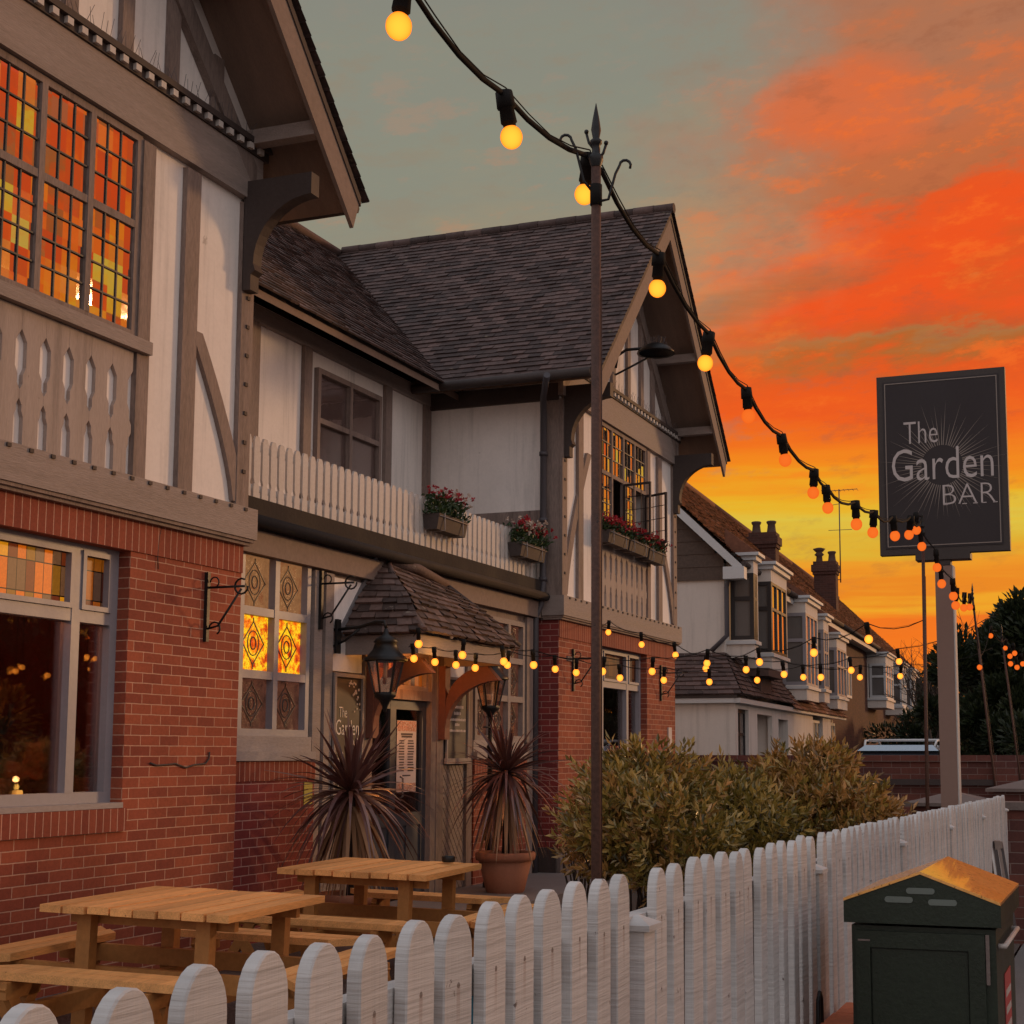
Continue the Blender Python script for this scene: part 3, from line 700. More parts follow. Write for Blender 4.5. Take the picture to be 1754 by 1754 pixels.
    W = window_x(pub, FX + .03, wo0, wo1, 4.44, 5.98, lights[1:4], [5.29], .055, M['timber'], .05,
        lambda i, j: None if (not near and j == 0 and i in (1, 3)) else (M['glass_sky']), name='leaded_window')
    for i in range(4):
        for (a, bb, nz) in ((4.49, 5.26, 4), (5.32, 5.93, 3)):
            if not near and nz == 4 and i in (1, 3): continue
            leading(W, FX + .0115, lights[i] + .03, lights[i + 1] - .03, a, bb, 3, nz)
    if not near:
        # two casements swung open towards the garden
        for i, ang, hinge in ((1, 78, lights[2]), (3, 62, lights[4]), (2, 100, lights[3])):
            if i == 2: continue
            cw = .44; fr = MB(); dirv = Vector((sin(radians(ang)), -cos(radians(ang)), 0)); h0 = Vector((FX + .04, hinge - .03, 0))
            nrm = Vector((dirv.y, -dirv.x, 0))
            def bar(u0, u1, z0, z1, th=.03):
                p = [h0 + dirv * u0 + Vector((0,0,z0)), h0 + dirv * u1 + Vector((0,0,z0)), h0 + dirv * u1 + Vector((0,0,z1)), h0 + dirv * u0 + Vector((0,0,z1))]
                fr.prism([q - nrm * th / 2 for q in p], nrm * th)
            z0, z1 = 4.5, 5.25
            bar(0, .03, z0, z1); bar(cw - .03, cw, z0, z1); bar(.03, cw - .03, z0, z0 + .03); bar(.03, cw - .03, z1 - .03, z1)
            for k in (1, 2): bar(.03 + (cw - .06) * k / 3 - .004, .03 + (cw - .06) * k / 3 + .004, z0 + .03, z1 - .03, .012)
            for k in (1, 2, 3): bar(.03, cw - .03, z0 + (z1 - z0) * k / 4 - .004, z0 + (z1 - z0) * k / 4 + .004, .014)
            cs = fr.build('casement', M['timber_dark'], W)
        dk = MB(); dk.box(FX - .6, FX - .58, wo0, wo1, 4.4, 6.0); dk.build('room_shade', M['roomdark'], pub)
    # ground floor window
    my = [c - .66, c + .63] if near else [c - .6, c + .46]
    Wg = window_x(pub, FX - .10, oy0, oy1, 1.11, 2.90, my, [2.40], .075, M['frame'], .09,
        lambda i, j: (M['stain_lit'] if i == 1 else M['stain_strips']) if j == 1 and near else (M['stain_dim'] if j == 1 else M['glass_dark']), name='bay_window', mw=.085)
    sb = MB()
    ys = [oy0 + .04] + my + [oy1 - .04]
    for i in range(3):
        a, bb = ys[i] + .045, ys[i + 1] - .045
        for (z0, z1) in ((2.445, 2.86),):
            sb.box(FX - .135, FX - .085, a, a + .035, z0, z1); sb.box(FX - .135, FX - .085, bb - .035, bb, z0, z1)
            sb.box(FX - .135, FX - .085, a + .035, bb - .035, z0, z0 + .035); sb.box(FX - .135, FX - .085, a + .035, bb - .035, z1 - .035, z1)
    sb.build('sash', M['frame'], Wg)
    sl = MB(); sl.box(FX - .22, FX + .02, oy0 + .01, oy1 - .01, 1.072, 1.11); sl.build('window_sill', M['sill'], Wg)
    # room behind
    rm = MB(); rm.box(FX - 3.2, FX - 3.15, y0 + .3, y1 - .3, 0, 3.0); rm.build('room_wall', M['room'], pub)
    rm = MB(); rm.box(FX - 3.15, FX - .27, y0 + .3, y0 + .34, 0, 3.0); rm.box(FX - 3.15, FX - .27, y1 - .34, y1 - .3, 0, 3.0); rm.box(FX - 3.15, FX - .27, y0 + .34, y1 - .34, 2.95, 3.0); rm.build('room_side', M['room'], pub)
    rm = MB(); rm.box(FX - 3.15, FX - .27, y0 + .34, y1 - .34, .3, .34); rm.build('room_floor', M['roomdark'], pub)
    if near:
        pc = MB()
        def onwall(px_, py_): r_ = ray(px_, py_); k_ = (y1 - .36) / r_[1]; return (r_[0] * k_, EYE + r_[2] * k_)
        for (xa, ya, xb, yb) in ((40, 1272, 78, 1335), (12, 1305, 40, 1345)):
            (X0, Z0), (X1, Z1) = onwall(xa, yb), onwall(xb, ya); pc.box(X0, X1, y1 - .37, y1 - .345, Z0, Z1)
        pc.build('amber_picture', M['picture'], pub)
M['shade_black'] = surf('near black board with shade', (.022,.016,.014), .85, .3, 2, 30, .3, .3, 20)  # near-black colour holds the shade at the balcony kerb and board gaps
M['soffit'] = surf('soffit boards', (.22,.15,.115), .8, .25, 1.5, 30, .2, .3, 20, stretch=(6,1,1))
wing(C1, True); wing(C2, False)
# far flank of the near wing is plain; brick return of the far wing
b = MB(); b.box(BX - .1, FX - .26, YF, YF + .26, GZ, 3.12); b.build('brick_return', M['brick_base'], pub)
b = MB(); b.box(FX - .26, FX - .001, YF - .0015, YF, GZ, 3.12); b.build('brick_return_face', M['brick_base'], pub)
# ---- recessed centre, ground floor
b = MB(); b.box(BX - .25, BX, YN, 10.5, 1.6, 3.4); b.box(BX - .25, BX, 11.62, 12.7, GZ, 3.4); b.box(BX - .25, BX, 14.2, 15.2, GZ, 3.4); b.box(BX - .25, BX, 16.64, YF, GZ, 3.4)
b.box(BX - .25, BX, 10.5, 11.62, 3.2, 3.4); b.box(BX - .25, BX, 15.2, 16.64, 3.05, 3.4); b.box(BX - .25, BX, 12.7, 14.2, 2.52, 3.4); b.box(BX - .25, BX, YN, 11.62, GZ, 1.6); b.box(BX - .25, BX, 15.2, 16.64, GZ, 1.6)
b.build('recess_wall', M['timber'], pub)
for (ya, yb) in ((YN, 11.7), (15.12, 16.62)):
    b = MB(); b.box(BX, BX + .06, ya, yb, GZ, 1.22); b.build('brick_base', M['brick_base'] if ya < 12 else M['brick'], pub)
    b = MB(); b.box(BX, BX + .07, ya, yb, 1.22, 1.385); b.build('brick_coping', M['soldier'], pub)
    b = MB(); b.box(BX, BX + .10, ya, yb - .05, 1.39, 1.47); b.box(BX, BX + .05, ya, yb - .05, 1.47, 1.6); b.build('timber_ledge', M['sill'], pub)
for (ya, yb, z0, z1, top) in ((10.5, 11.62, 1.60, 3.2, 0), (15.2, 16.64, 1.60, 3.05, 1)):
    n = 2 if not top else 3
    ys = [ya + (yb - ya) * k / n for k in range(1, n)]; zs = [2.12, 2.66] if not top else [2.1, 2.56]
    mp = (lambda i, j: (M['stain_bot'], M['stain_mid'], M['stain_top'])[j]) if not top else (lambda i, j: M['stain_bot'])
    W = window_x(pub, BX + .03, ya, yb, z0, z1, ys, zs, .06, M['frame'] if not top else M['timber_h'], .1, mp, name='stained_window', mw=.07)
    l = MB(); cy = [ya + .03] + ys + [yb - .03]; cz = [z0 + .03] + zs + [z1 - .03]
    for i in range(n):
        for j in range(3): diamond_lead(l, BX - .03, cy[i] + .05, cy[i + 1] - .05, cz[j] + .05, cz[j + 1] - .05)
    l.build('leading', M['lead'], W)
for (ya, yb) in ((11.66, 11.80), (11.86, 12.0), (12.62, 12.76), (14.20, 14.36), (14.95, 15.09), (16.66, 16.85)):
    b = MB(); b.box(BX, BX + .05, ya, yb, GZ, 3.12); b.build('timber_post', M['timber'] if ya > 12 else M['timber_h'], pub)
for (ya, yb, z0, z1) in ((12.02, 12.60, 2.62, 3.1), (12.02, 12.60, 2.22, 2.50), (14.38, 14.94, 2.2, 2.5)):
    b = MB(); b.box(BX, BX + .02, ya, yb, z0, z1); b.build('plaster_panel', M['plaster'], pub)
b = MB(); b.box(BX, BX + .09, YN, YF, 3.14, 3.34); b.build('recess_beam', M['barge'], pub)
# diagonal boarding beside the door
b = MB(); b.box(BX + .0, BX + .006, 14.36, 14.95, 0, 1.34); b.build('board_backing', M['shade_black'], pub)
b = MB()
def clip_z(P, zmax, keep_below=True):
    out = []
    for i in range(len(P)):
        (y0, z0), (y1, z1) = P[i], P[(i + 1) % len(P)]
        i0 = z0 <= zmax if keep_below else z0 >= zmax; i1 = z1 <= zmax if keep_below else z1 >= zmax
        if i0: out.append((y0, z0))
        if i0 != i1: k_ = (zmax - z0) / (z1 - z0); out.append((y0 + (y1 - y0) * k_, zmax))
    return out
for k in range(-8, 16):
    z = k * .115; P = [(14.38, z + .70), (14.94, z), (14.94, z + .098), (14.38, z + .798)]
    P = clip_z(P, 1.33)
    if len(P) >= 3: P = clip_z(P, 0.0, False)
    if len(P) >= 3: b.prism([(BX + .006, y, zz) for y, zz in P], (.016, 0, 0))
b.build('diagonal_boards', M['timber_h'], pub)
# door
dr = MB(); DX = BX - .02
dr.box(DX - .06, DX, 12.80, 12.90, 0, 2.0); dr.box(DX - .06, DX, 13.28, 13.40, 0, 2.0); dr.box(DX - .06, DX, 13.98, 14.08, 0, 2.0); dr.box(DX - .055, DX - .002, 12.9, 13.28, 0, .25); dr.box(DX - .055, DX - .002, 13.4, 13.98, 0, .25)
dr.box(DX - .055, DX - .002, 12.9, 13.28, 1.9, 2.0); dr.box(DX - .055, DX - .002, 13.4, 13.98, 1.9, 2.0); dr.box(DX - .055, DX - .002, 12.9, 13.28, .72, .85); dr.box(DX - .055, DX - .002, 13.4, 13.98, .72, .85)
dr.box(DX - .04, DX - .02, 12.9, 13.28, .25, .72); dr.box(DX - .04, DX - .02, 13.4, 13.98, .25, .72); dr.box(DX - .02, DX - .004, 13.66, 13.71, .25, .72)
door = dr.build('door', M['frame_dark'], pub)
b = MB(); b.box(DX - .035, DX - .03, 12.9, 13.28, .85, 1.9); b.box(DX - .035, DX - .03, 13.4, 13.98, .85, 1.9); b.build('door_glass', M['glass_dark'], door)
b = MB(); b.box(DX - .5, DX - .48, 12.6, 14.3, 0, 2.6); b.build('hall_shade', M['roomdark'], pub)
b = MB(); b.tube([(DX + .03, 13.45, 1.0), (DX + .06, 13.45, 1.02), (DX + .06, 13.45, 1.2), (DX + .03, 13.45, 1.22)], .01, 6); b.build('handle', M['stone'], door)
b = MB(); b.box(BX - .06, BX + .04, 12.70, 12.80, 0, 2.5); b.box(BX - .06, BX + .04, 14.08, 14.2, 0, 2.5); b.box(BX - .06, BX + .04, 12.8, 14.08, 2.0, 2.1); b.build('door_frame', M['timber'], pub)
window_x(pub, BX, 12.8, 14.08, 2.1, 2.5, [13.2, 13.64], [], .05, M['timber_h'], .08, lambda i, j: M['stain_strips'], name='fanlight')
# ---- porch canopy
yl, yr, XFc = 12.28, 14.38, -6.26
b = MB(); b.box(XFc - .03, XFc, yl, yr, 2.38, 2.56); b.box(BX, XFc - .03, yl, yl + .03, 2.38, 2.56); b.box(BX, XFc - .03, yr - .03, yr, 2.38, 2.56); b.build('porch_fascia', M['timber_h'], pub)
b = MB(); b.box(BX, XFc - .03, yl + .03, yr - .03, 2.50, 2.53); b.build('porch_ceiling', M['soffit'], pub)
T = MB()
def porch_face(TL, TR, BL, BR, rows):
    # bell-cast: middle line pushed out then flared at the eave
    TL, TR, BL, BR = map(Vector, (TL, TR, BL, BR))
    k = .62; out = Vector((0, 0, .075))
    ML = TL.lerp(BL, k) + out; MR = TR.lerp(BR, k) + out
    tiles(T, TL, TR, ML, MR, int(rows * .62), .15, .022, .008); tiles(T, ML, MR, BL, BR, rows - int(rows * .62), .15, .026, .010)
tl = (-6.93, 12.92, 3.33); tr = (-6.80, 14.02, 3.20); bl = (XFc + .09, yl - .06, 2.57); brr = (XFc + .09, yr + .09, 2.57)
porch_face(tl, tr, bl, brr, 11)
porch_face((-7.03, 12.92, 3.36), tl, (-7.03, yl - .08, 2.57), bl, 11)
porch_face(tr, (-7.03, 14.25, 3.25), brr, (-7.03, yr + .3, 2.57), 11)
T.build('porch_roof', M['tile_porch'], pub)
b = MB(); b.tube([(-7.0, 12.90, 3.36), (-6.85, 13.4, 3.33), (-6.84, 14.03, 3.23)], .055, 8); b.tube([(tl[0], tl[1], tl[2]), (-6.63, 12.62, 2.99), (bl[0], bl[1], bl[2] + .02)], .035, 6); b.tube([(tr[0], tr[1], tr[2]), (-6.5, 14.2, 2.94), (brr[0], brr[1], brr[2] + .02)], .035, 6)
b.build('porch_ridge', M['tile_porch'], pub)
b = MB(); b.beam((-7.02, 12.86, 3.36), (-7.02, yl - .1, 2.58), .10, .02, up=(1,0,0)); b.build('flashing', M['leadflash'], pub)
for yb in (14.28, 12.70):
    b = MB(); pts = [(BX + .01, 1.62), (BX + .01, 2.38), (BX + .13, 2.38), (BX + .13, 2.12)]
    n = 8
    for i in range(n + 1):
        a = i / n * pi / 2; pts.append((BX + .15 + .50 * (1 - cos(a)), 1.98 + .38 * sin(a)))
    pts += [(XFc - .04, 2.37), (XFc - .04, 2.2)]
    for i in range(n + 1):
        a = pi / 2 - i / n * pi / 2; pts.append((BX + .13 + .6 * (1 - cos(a)), 1.74 + .44 * sin(a)))
    pts += [(BX + .13, 1.62)]
    # outline split in two convex pieces: wall post and curved arm
    b.box(BX, BX + .13, yb - .06, yb + .06, 1.60, 2.38)
    for i in range(n):
        a0, a1 = i / n * pi / 2, (i + 1) / n * pi / 2
        def o(a): return (BX + .13 + .62 * (1 - cos(a)), 1.72 + .50 * sin(a) ** 1.0)
        def q(a): return (BX + .13 + .48 * (1 - cos(a)), 1.95 + .42 * sin(a) ** 1.0)
        (x0, z0), (x1, z1), (x2, z2), (x3, z3) = o(a0), o(a1), q(a1), q(a0)
        b.prism([(x0, yb - .05, z0), (x1, yb - .05, z1), (x2, yb - .05, z2), (x3, yb - .05, z3)], (0, .10, 0))
    b.build('porch_bracket', M['bracket'] if 'bracket' in M else M['barge'], pub)
# ---- balcony
b = MB(); b.box(-8.6, BX + .06, YN, YF - .002, 3.40, 3.56); b.build('balcony_floor', M['timber_dark'], pub)
b = MB(); b.tube([(BX + .17, YN + .05, 3.40), (BX + .17, YF - .1, 3.40)], .055, 8); b.build('balcony_gutter', M['shade_black'], pub)
b = MB(); b.box(BX + .0, BX + .11, YN, YF - .01, 3.44, 3.61); b.build('balcony_kerb', M['shade_black'], pub)
b = MB(); b.box(BX - .035, BX + .0, YN, YF - .01, 4.06, 4.11); b.box(BX - .035, BX, YN, YF - .01, 3.70, 3.75); b.build('balcony_rail', M['balustrade'], pub)
b = MB(); b.prism([(BX, -.045, 3.6), (BX, .045, 3.6), (BX, .045, 3.72), (BX, .03, 3.76), (BX, .045, 3.8), (BX, .045, 4.13), (BX, .025, 4.17), (BX, -.025, 4.17), (BX, -.045, 4.13), (BX, -.045, 3.8), (BX, -.03, 3.76), (BX, -.045, 3.72)], (.022, 0, 0))
bal = b.build('baluster', M['balustrade'], pub)
nb = 53
for k in range(nb):
    o = bal if k == 0 else bal.copy()
    if k: COL.objects.link(o); o.parent = pub
    o.location = (0, YN + .08 + k * (YF - YN - .16) / (nb - 1), 0)
# ---- upper recessed wall and main roof (mostly outside the photographed part)
UX = -8.6
b = MB(); b.box(UX - .2, UX, YN, YF, 3.56, 6.2); b.build('upper_wall', M['plaster'], pub)
for y in (10.2, 11.2, 12.95, 14.0, 15.9, 16.98):
    b = MB(); b.box(UX, UX + .05, y - .08, y + .08, 3.56, 6.0); b.build('upper_stud', M['timber'], pub)
b = MB(); b.box(UX, UX + .06, YN, YF, 5.98, 6.16); b.build('upper_beam', M['timber_h'], pub)
window_x(pub, UX + .06, 11.4, 12.8, 4.5, 5.8, [11.87, 12.33], [5.3], .05, M['timber'], .08, lambda i, j: M['glass_sky'], name='leaded_window')
window_x(pub, UX + .06, 14.2, 15.7, 3.6, 5.8, [14.95], [5.2], .06, M['timber'], .08, lambda i, j: M['glass_dark'], name='balcony_door')
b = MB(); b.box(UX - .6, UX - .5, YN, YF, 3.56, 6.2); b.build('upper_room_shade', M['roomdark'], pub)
T = MB(); tiles(T, (-11.45, 8.0, 9.2), (-11.45, 19.2, 9.2), (-8.08, 8.0, 6.12), (-8.08, 19.2, 6.12), 40, .17, .02, .006); T.build('roof', M['tile'], pub)
b = MB(); b.prism([(-11.45, 5.2, 9.14), (-8.14, 5.2, 6.10), (-8.14, 5.2, 6.02), (-11.45, 5.2, 9.04)], (0, 16.8, 0)); b.build('roof_deck', M['soffit'], pub)
b = MB(); b.box(-14.8, -14.6, 5.2, 22.0, GZ, 6.2); b.box(-14.6, -7.0, 21.8, 22.0, GZ, 6.2); b.box(-14.6, FX - .27, 5.16, 5.36, GZ, 6.2); b.build('rear_wall', M['plaster'], pub)
b = MB(); b.prism([(-11.45, 5.2, 9.16), (-15.0, 5.2, 6.0), (-15.0, 5.2, 5.9), (-11.45, 5.2, 9.06)], (0, 16.8, 0)); b.build('rear_roof', M['tile'], pub)
b = MB(); b.tube([(-11.45, 5.2, 9.22), (-11.45, 22.0, 9.22)], .08, 8); b.build('ridge_tiles', M['tile'], pub)
b = MB(); b.prism([(-11.45, 5.18, 9.1), (-14.9, 5.18, 6.1), (-11.4, 5.18, 6.1)], (0, .1, 0)); b.prism([(-11.45, 21.9, 9.1), (-14.9, 21.9, 6.1), (-11.4, 21.9, 6.1)], (0, .1, 0)); b.build('end_gable', M['plaster'], pub)
# ---- downpipes
b = MB()
b.tube([(-6.62, YF - .75, 6.06), (-6.85, YF - .3, 5.9), (-6.93, YF - .09, 5.7), (-6.93, YF - .09, 3.55), (-6.95, YF - .12, 3.3), (-7.0, YF - .16, 3.15), (-7.0, YF - .16, GZ)], .042, 10)
for z in (5.2, 4.35, 3.6): b.tube([(-6.93, YF - .09, z), (-6.93, YF - .09, z + .05)], .055, 10)
b.build('downpipe', M['pipe'], pub)
b = MB(); b.tube([(FX + .08, 18.38, 3.0), (FX + .05, 18.36, 2.8), (FX + .05, 18.36, GZ)], .035, 8); b.build('downpipe', M['pipe'], pub)
b = MB(); b.box(FX + .001, FX + .02, 21.62, 21.78, 1.4, 1.85); b.build('thermometer_plate', M['paper'], pub)
b = MB(); b.box(FX - .02, FX + .02, 17.35, 17.5, 2.62, 2.68); b.build('wall_cap', M['stone'], pub)
b = MB(); b.box(BX + .061, BX + .066, 11.52, 11.66, 1.0, 1.2); b.build('yellow_notice', M['yellow'], pub)
# black bitumen skirt of the far wing's corner
b = MB(); b.box(BX + .001, FX + .0, YF - .08, YF - .002, GZ, .3); b.build('black_skirt', M['timber_dark'], pub)
# loose cable on the brick pier
b = MB(); b.tube([on_x(FX + .01, *p) for p in ((277, 900), (272, 925), (270, 950), (271, 975))], .004, 5); b.tube([on_x(FX + .01, *p) for p in ((257, 1307), (268, 1311), (285, 1310), (300, 1308), (318, 1315), (333, 1310), (352, 1308), (358, 1300), (359, 1288))], .007, 5); b.build('loose_cable', M['timber_dark'], pub)
# ---------------------------------------------------------------- signs and lettering
def text_mb(mb_list, s, size, sx=1.0, weight=0.0, italic=0.0):
    cu = bpy.data.curves.new('lettering_tmp', 'FONT'); cu.body = s; cu.size = size; cu.align_x = 'CENTER'; cu.extrude = 0.0; cu.offset = weight; cu.resolution_u = 3
    o = bpy.data.objects.new('lettering_tmp', cu); COL.objects.link(o); bpy.context.view_layer.update()
    me = o.to_mesh(); vs = [v.co.copy() for v in me.vertices]; fs = [tuple(p.vertices) for p in me.polygons]; o.to_mesh_clear()
    bpy.data.objects.remove(o); bpy.data.curves.remove(cu)
    if not vs: return [], []
    cx = (min(v.x for v in vs) + max(v.x for v in vs)) / 2
    return [Vector(((v.x - cx) * sx, v.y, 0)) for v in vs], fs
def put_text(mb, s, size, org, U, V, N, sx=.8, weight=0.0, lift=.004):
    vs, fs = text_mb(None, s, size, sx, weight)
    org, U, V, N = map(Vector, (org, U, V, N))
    if not vs: return
    P = [org + U * v.x + V * v.y + N * lift for v in vs]
    # keep faces looking along N
    f0 = fs[0]; n = (P[f0[1]] - P[f0[0]]).cross(P[f0[2]] - P[f0[0]])
    if n.dot(N) < 0: fs = [f[::-1] for f in fs]
    mb.add(P, fs)
def logo(parent, c, U, N, w, mat_l, mat_r, rays=True):
    """The / Garden / BAR, c = centre of the word Garden, w = width of that word"""
    c, U, N = Vector(c), Vector(U), Vector(N); V = Vector((0,0,1))
    if rays:
        r = MB(); q = random.Random(5)
        for k in range(64):
            a = 2 * pi * (k + q.uniform(-.2, .2)) / 64; r0 = w * .20; r1 = w * (.62 if k % 2 else .48) * q.uniform(.85, 1.08)
            d = U * cos(a) + V * sin(a); s_ = (U * -sin(a) + V * cos(a)) * w * .0042
            o = c + N * .0025 + V * w * -.03
            tri = [o + d * r0 - s_, o + d * r0 + s_, o + d * r1]
            n = (tri[1] - tri[0]).cross(tri[2] - tri[0])
            r.add(tri if n.dot(N) > 0 else tri[::-1], [(0,1,2)])
        r.build('sunburst', mat_r, parent)
    t = MB()
    put_text(t, 'Garden', w * .47, c - V * w * .17, U, V, N, .71, -w * .003)
    put_text(t, 'The', w * .33, c + V * w * .20 - U * w * .20, U, V, N, .66, -w * .003)
    put_text(t, 'BAR', w * .30, c - V * w * .43 + U * w * .25, U, V, N, .98, -w * .0055)
    # small serifs of the capitals
    bz = c - V * w * .43 + U * w * .25
    for du in (-.225, -.045, .058, .14, .245):
        p = bz + U * w * du; n0 = N * .004
        t.add([p + n0 - U * w * .022, p + n0 + U * w * .022, p + n0 + U * w * .022 + V * w * .009, p + n0 - U * w * .022 + V * w * .009], [(0,1,2,3)] if U.cross(V).dot(N) > 0 else [(3,2,1,0)])
    t.build('lettering', mat_l, parent)
# pub sign on its post
t = thing('pub_sign', 'tall black hanging board lettered The Garden BAR on a taupe post behind the white fence', 'sign', (-1.44, 12.3, GZ))
SY = 12.2
b = MB(); b.box(-1.95, -.905, SY, SY + .09, 3.085, 4.60); b.build('board', M['signframe'], t)
b = MB(); b.box(-1.90, -.955, SY - .006, SY - .0005, 3.135, 4.55); b.build('panel', M['signblack'], t)
b = MB()
for (x0, x1, z0, z1) in ((-1.885, -.97, 3.15, 3.158), (-1.885, -.97, 4.527, 4.535), (-1.885, -1.877, 3.158, 4.527), (-.978, -.97, 3.158, 4.527)): b.box(x0, x1, SY - .010, SY - .0065, z0, z1)
b.build('border_line', M['rays'], t)
logo(t, (-1.425, SY - .0065, 3.84), (1,0,0), (0,-1,0), .84, M['lettering'], M['rays'])
b = MB(); b.box(-1.66, -1.22, SY - .02, SY + .14, 3.03, 3.083); b.box(-1.50, -1.38, SY + .0, SY + .12, 2.98, 3.03); b.build('bracket', M['signframe'], t)
b = MB(); b.box(-1.507, -1.372, SY + .0, SY + .15, GZ, 2.985); b.build('post', M['post'], t)
b = MB(); b.box(-1.371, -1.360, SY + .01, SY + .14, GZ, 2.98); b.build('lit_edge', M['balustrade'], t)  # pale strip standing in for the sunset-lit edge of the post
# framed board by the door
t = thing('wall_board', 'dark framed board lettered The Garden BAR with white blossom left of the door', 'sign', (BX + .06, 12.28, 1.1))
x = BX + .06
b = MB(); b.box(BX + .02, x, 12.0, 12.56, 1.05, 2.2); b.build('panel', M['signpanel'] if 'signpanel' in M else M['signblack'], t)
b = MB(); b.box(x, x + .02, 12.0, 12.035, 1.05, 2.2); b.box(x, x + .02, 12.525, 12.56, 1.05, 2.2); b.box(x, x + .02, 12.035, 12.525, 2.165, 2.2); b.box(x, x + .02, 12.035, 12.525, 1.05, 1.085); b.build('frame', M['timber_h'], t)
logo(t, (x + .001, 12.27, 1.70), (0,1,0), (1,0,0), .44, M['letter_white'] if 'letter_white' in M else M['lettering'], M['rays'], False)
b = MB(); q = random.Random(3)
for k in range(46):
    s_ = q.random(); y = 12.30 + .20 * s_ + q.gauss(0, .03); z = 2.14 - .30 * s_ * s_ + q.gauss(0, .03)
    if k > 32: y = 12.06 + q.uniform(0, .1); z = q.uniform(1.1, 1.5)
    if y > 12.5 or z > 2.15: continue
    r_ = q.uniform(.008, .018)
    for m_ in range(5):
        a = m_ * 2 * pi / 5; p = Vector((x + .003 + .0004 * k, y, z)); d = Vector((0, cos(a), sin(a))); e = Vector((0, -sin(a), cos(a)))
        b.add([p, p + d * r_ * .6 - e * r_ * .35, p + d * r_, p + d * r_ * .6 + e * r_ * .35], [(0,1,2,3)])
b.build('blossom', M['paper'], t)
# grey notice board right of door
t = thing('notice_board', 'tall grey notice board with rows of white writing right of the door', 'sign', (BX + .05, 14.66, 1.38))
x = BX + .06
b = MB(); b.box(BX + .021, x, 14.40, 14.93, 1.40, 2.26); b.build('panel', M['slate'] if 'slate' in M else M['frame_dark'], t)
b = MB(); b.box(x, x + .02, 14.38, 14.41, 1.36, 2.28); b.box(x, x + .02, 14.92, 14.95, 1.36, 2.28); b.box(x, x + .02, 14.41, 14.92, 2.25, 2.28); b.box(x, x + .03, 14.36, 14.97, 1.34, 1.40); b.build('frame', M['sill'], t)
b = MB(); q = random.Random(8)
for (z, w_, h) in ((2.18, .10, .035), (2.12, .16, .03), (2.05, .20, .03), (1.96, .30, .035), (1.89, .16, .035), (1.82, .42, .028), (1.765, .10, .03), (1.70, .42, .026)):
    y = 14.665 - w_ / 2
    while y < 14.665 + w_ / 2:
        e = min(q.uniform(.010, .026), 14.665 + w_ / 2 - y + .005); b.box(x + .0005, x + .0025, y, y + e, z - h / 2, z + h / 2 * q.uniform(.6, 1)); y += e + q.uniform(.005, .010)
b.build('writing', M['paper'], t)
# menu poster in the door
t = thing('menu_poster', 'narrow cream menu poster with red floral ends taped inside the door glass', 'poster', (DX + .0, 13.69, 1.2))
x = DX - .024
b = MB(); b.box(x - .003, x, 13.47, 13.90, 1.06, 1.79); b.build('sheet', M['paper'], t)
b = MB(); b.box(x, x + .001, 13.475, 13.895, 1.68, 1.785); b.box(x, x + .001, 13.475, 13.895, 1.065, 1.15); b.build('flower_print', M['floral'], t)
b = MB()
for k, z in enumerate([1.64, 1.615, 1.575, 1.55, 1.52, 1.495, 1.465, 1.44, 1.41, 1.385, 1.355, 1.33, 1.30, 1.27, 1.22]):
    if k < 2: rg = ((13.55, 13.82),)
    elif k == 14: rg = ((13.58, 13.79),)
    else: rg = ((13.51, 13.64), (13.70, 13.85))
    for y0, y1 in rg: b.box(x + .0002, x + .001, y0 + q.uniform(0, .02), y1 - q.uniform(0, .02), z, z + (.014 if k > 1 else .02))
b.build('print', M['ink'], t)

# ---------------------------------------------------------------- lanterns
def lantern_parts(parent, c, s=1.0, hang=True):
    c = Vector(c)
    def ring(r, z): return [c + Vector((r * cos(a), r * sin(a), z)) for a in [pi / 6 + k * pi / 3 for k in range(6)]]
    top, bot = ring(.165 * s, .14 * s), ring(.095 * s, -.16 * s)
    b = MB()
    for k in range(6): b.beam(top[k], bot[k], .014 * s, .014 * s); b.beam(top[k], top[(k+1) % 6], .022 * s, .022 * s); b.beam(bot[k], bot[(k+1) % 6], .018 * s, .018 * s)
    b.lathe([(.10 * s, -.17 * s), (.10 * s, -.19 * s), (.05 * s, -.23 * s), (.03 * s, -.27 * s), (.012 * s, -.33 * s)], c, 12)
    b.build('cage', M['black'], parent)
    b = MB(); b.lathe([(.20 * s, .135 * s), (.205 * s, .155 * s), (.17 * s, .18 * s), (.12 * s, .24 * s), (.10 * s, .30 * s), (.115 * s, .31 * s), (.085 * s, .35 * s), (.03 * s, .38 * s), (.018 * s, .43 * s), (.001, .44 * s)], c, 14)
    b.build('hood', M['black'], parent)
    b = MB()
    for k in range(6): b.add([top[k] * .97 + c * .03, top[(k+1) % 6] * .97 + c * .03, bot[(k+1) % 6] * .97 + c * .03, bot[k] * .97 + c * .03], [(0,1,2,3)])
    b.build('glass', M['lamp_glow'], parent)
    b = MB(); b.tube([c + Vector((0,0,.12 * s)), c + Vector((0,0,-.02 * s))], .018 * s, 8); b.build('lamp_tube', M['paper'], parent)
M['lamp_glow'] = glassmat('warm lantern pane', .18, .55, (1, .78, .6, 1), .05)
t = thing('hanging_lantern', 'black six sided lantern hanging from the left corner of the porch', 'lantern', (-6.46, 12.02, 2.9))
lantern_parts(t, (-6.46, 12.02, 2.16), 1.0)
b = MB(); b.tube([(BX + .02, 12.06, 2.60), (-6.75, 12.04, 2.62), (-6.58, 12.03, 2.66), (-6.48, 12.02, 2.66), (-6.46, 12.02, 2.60)], .016, 8)
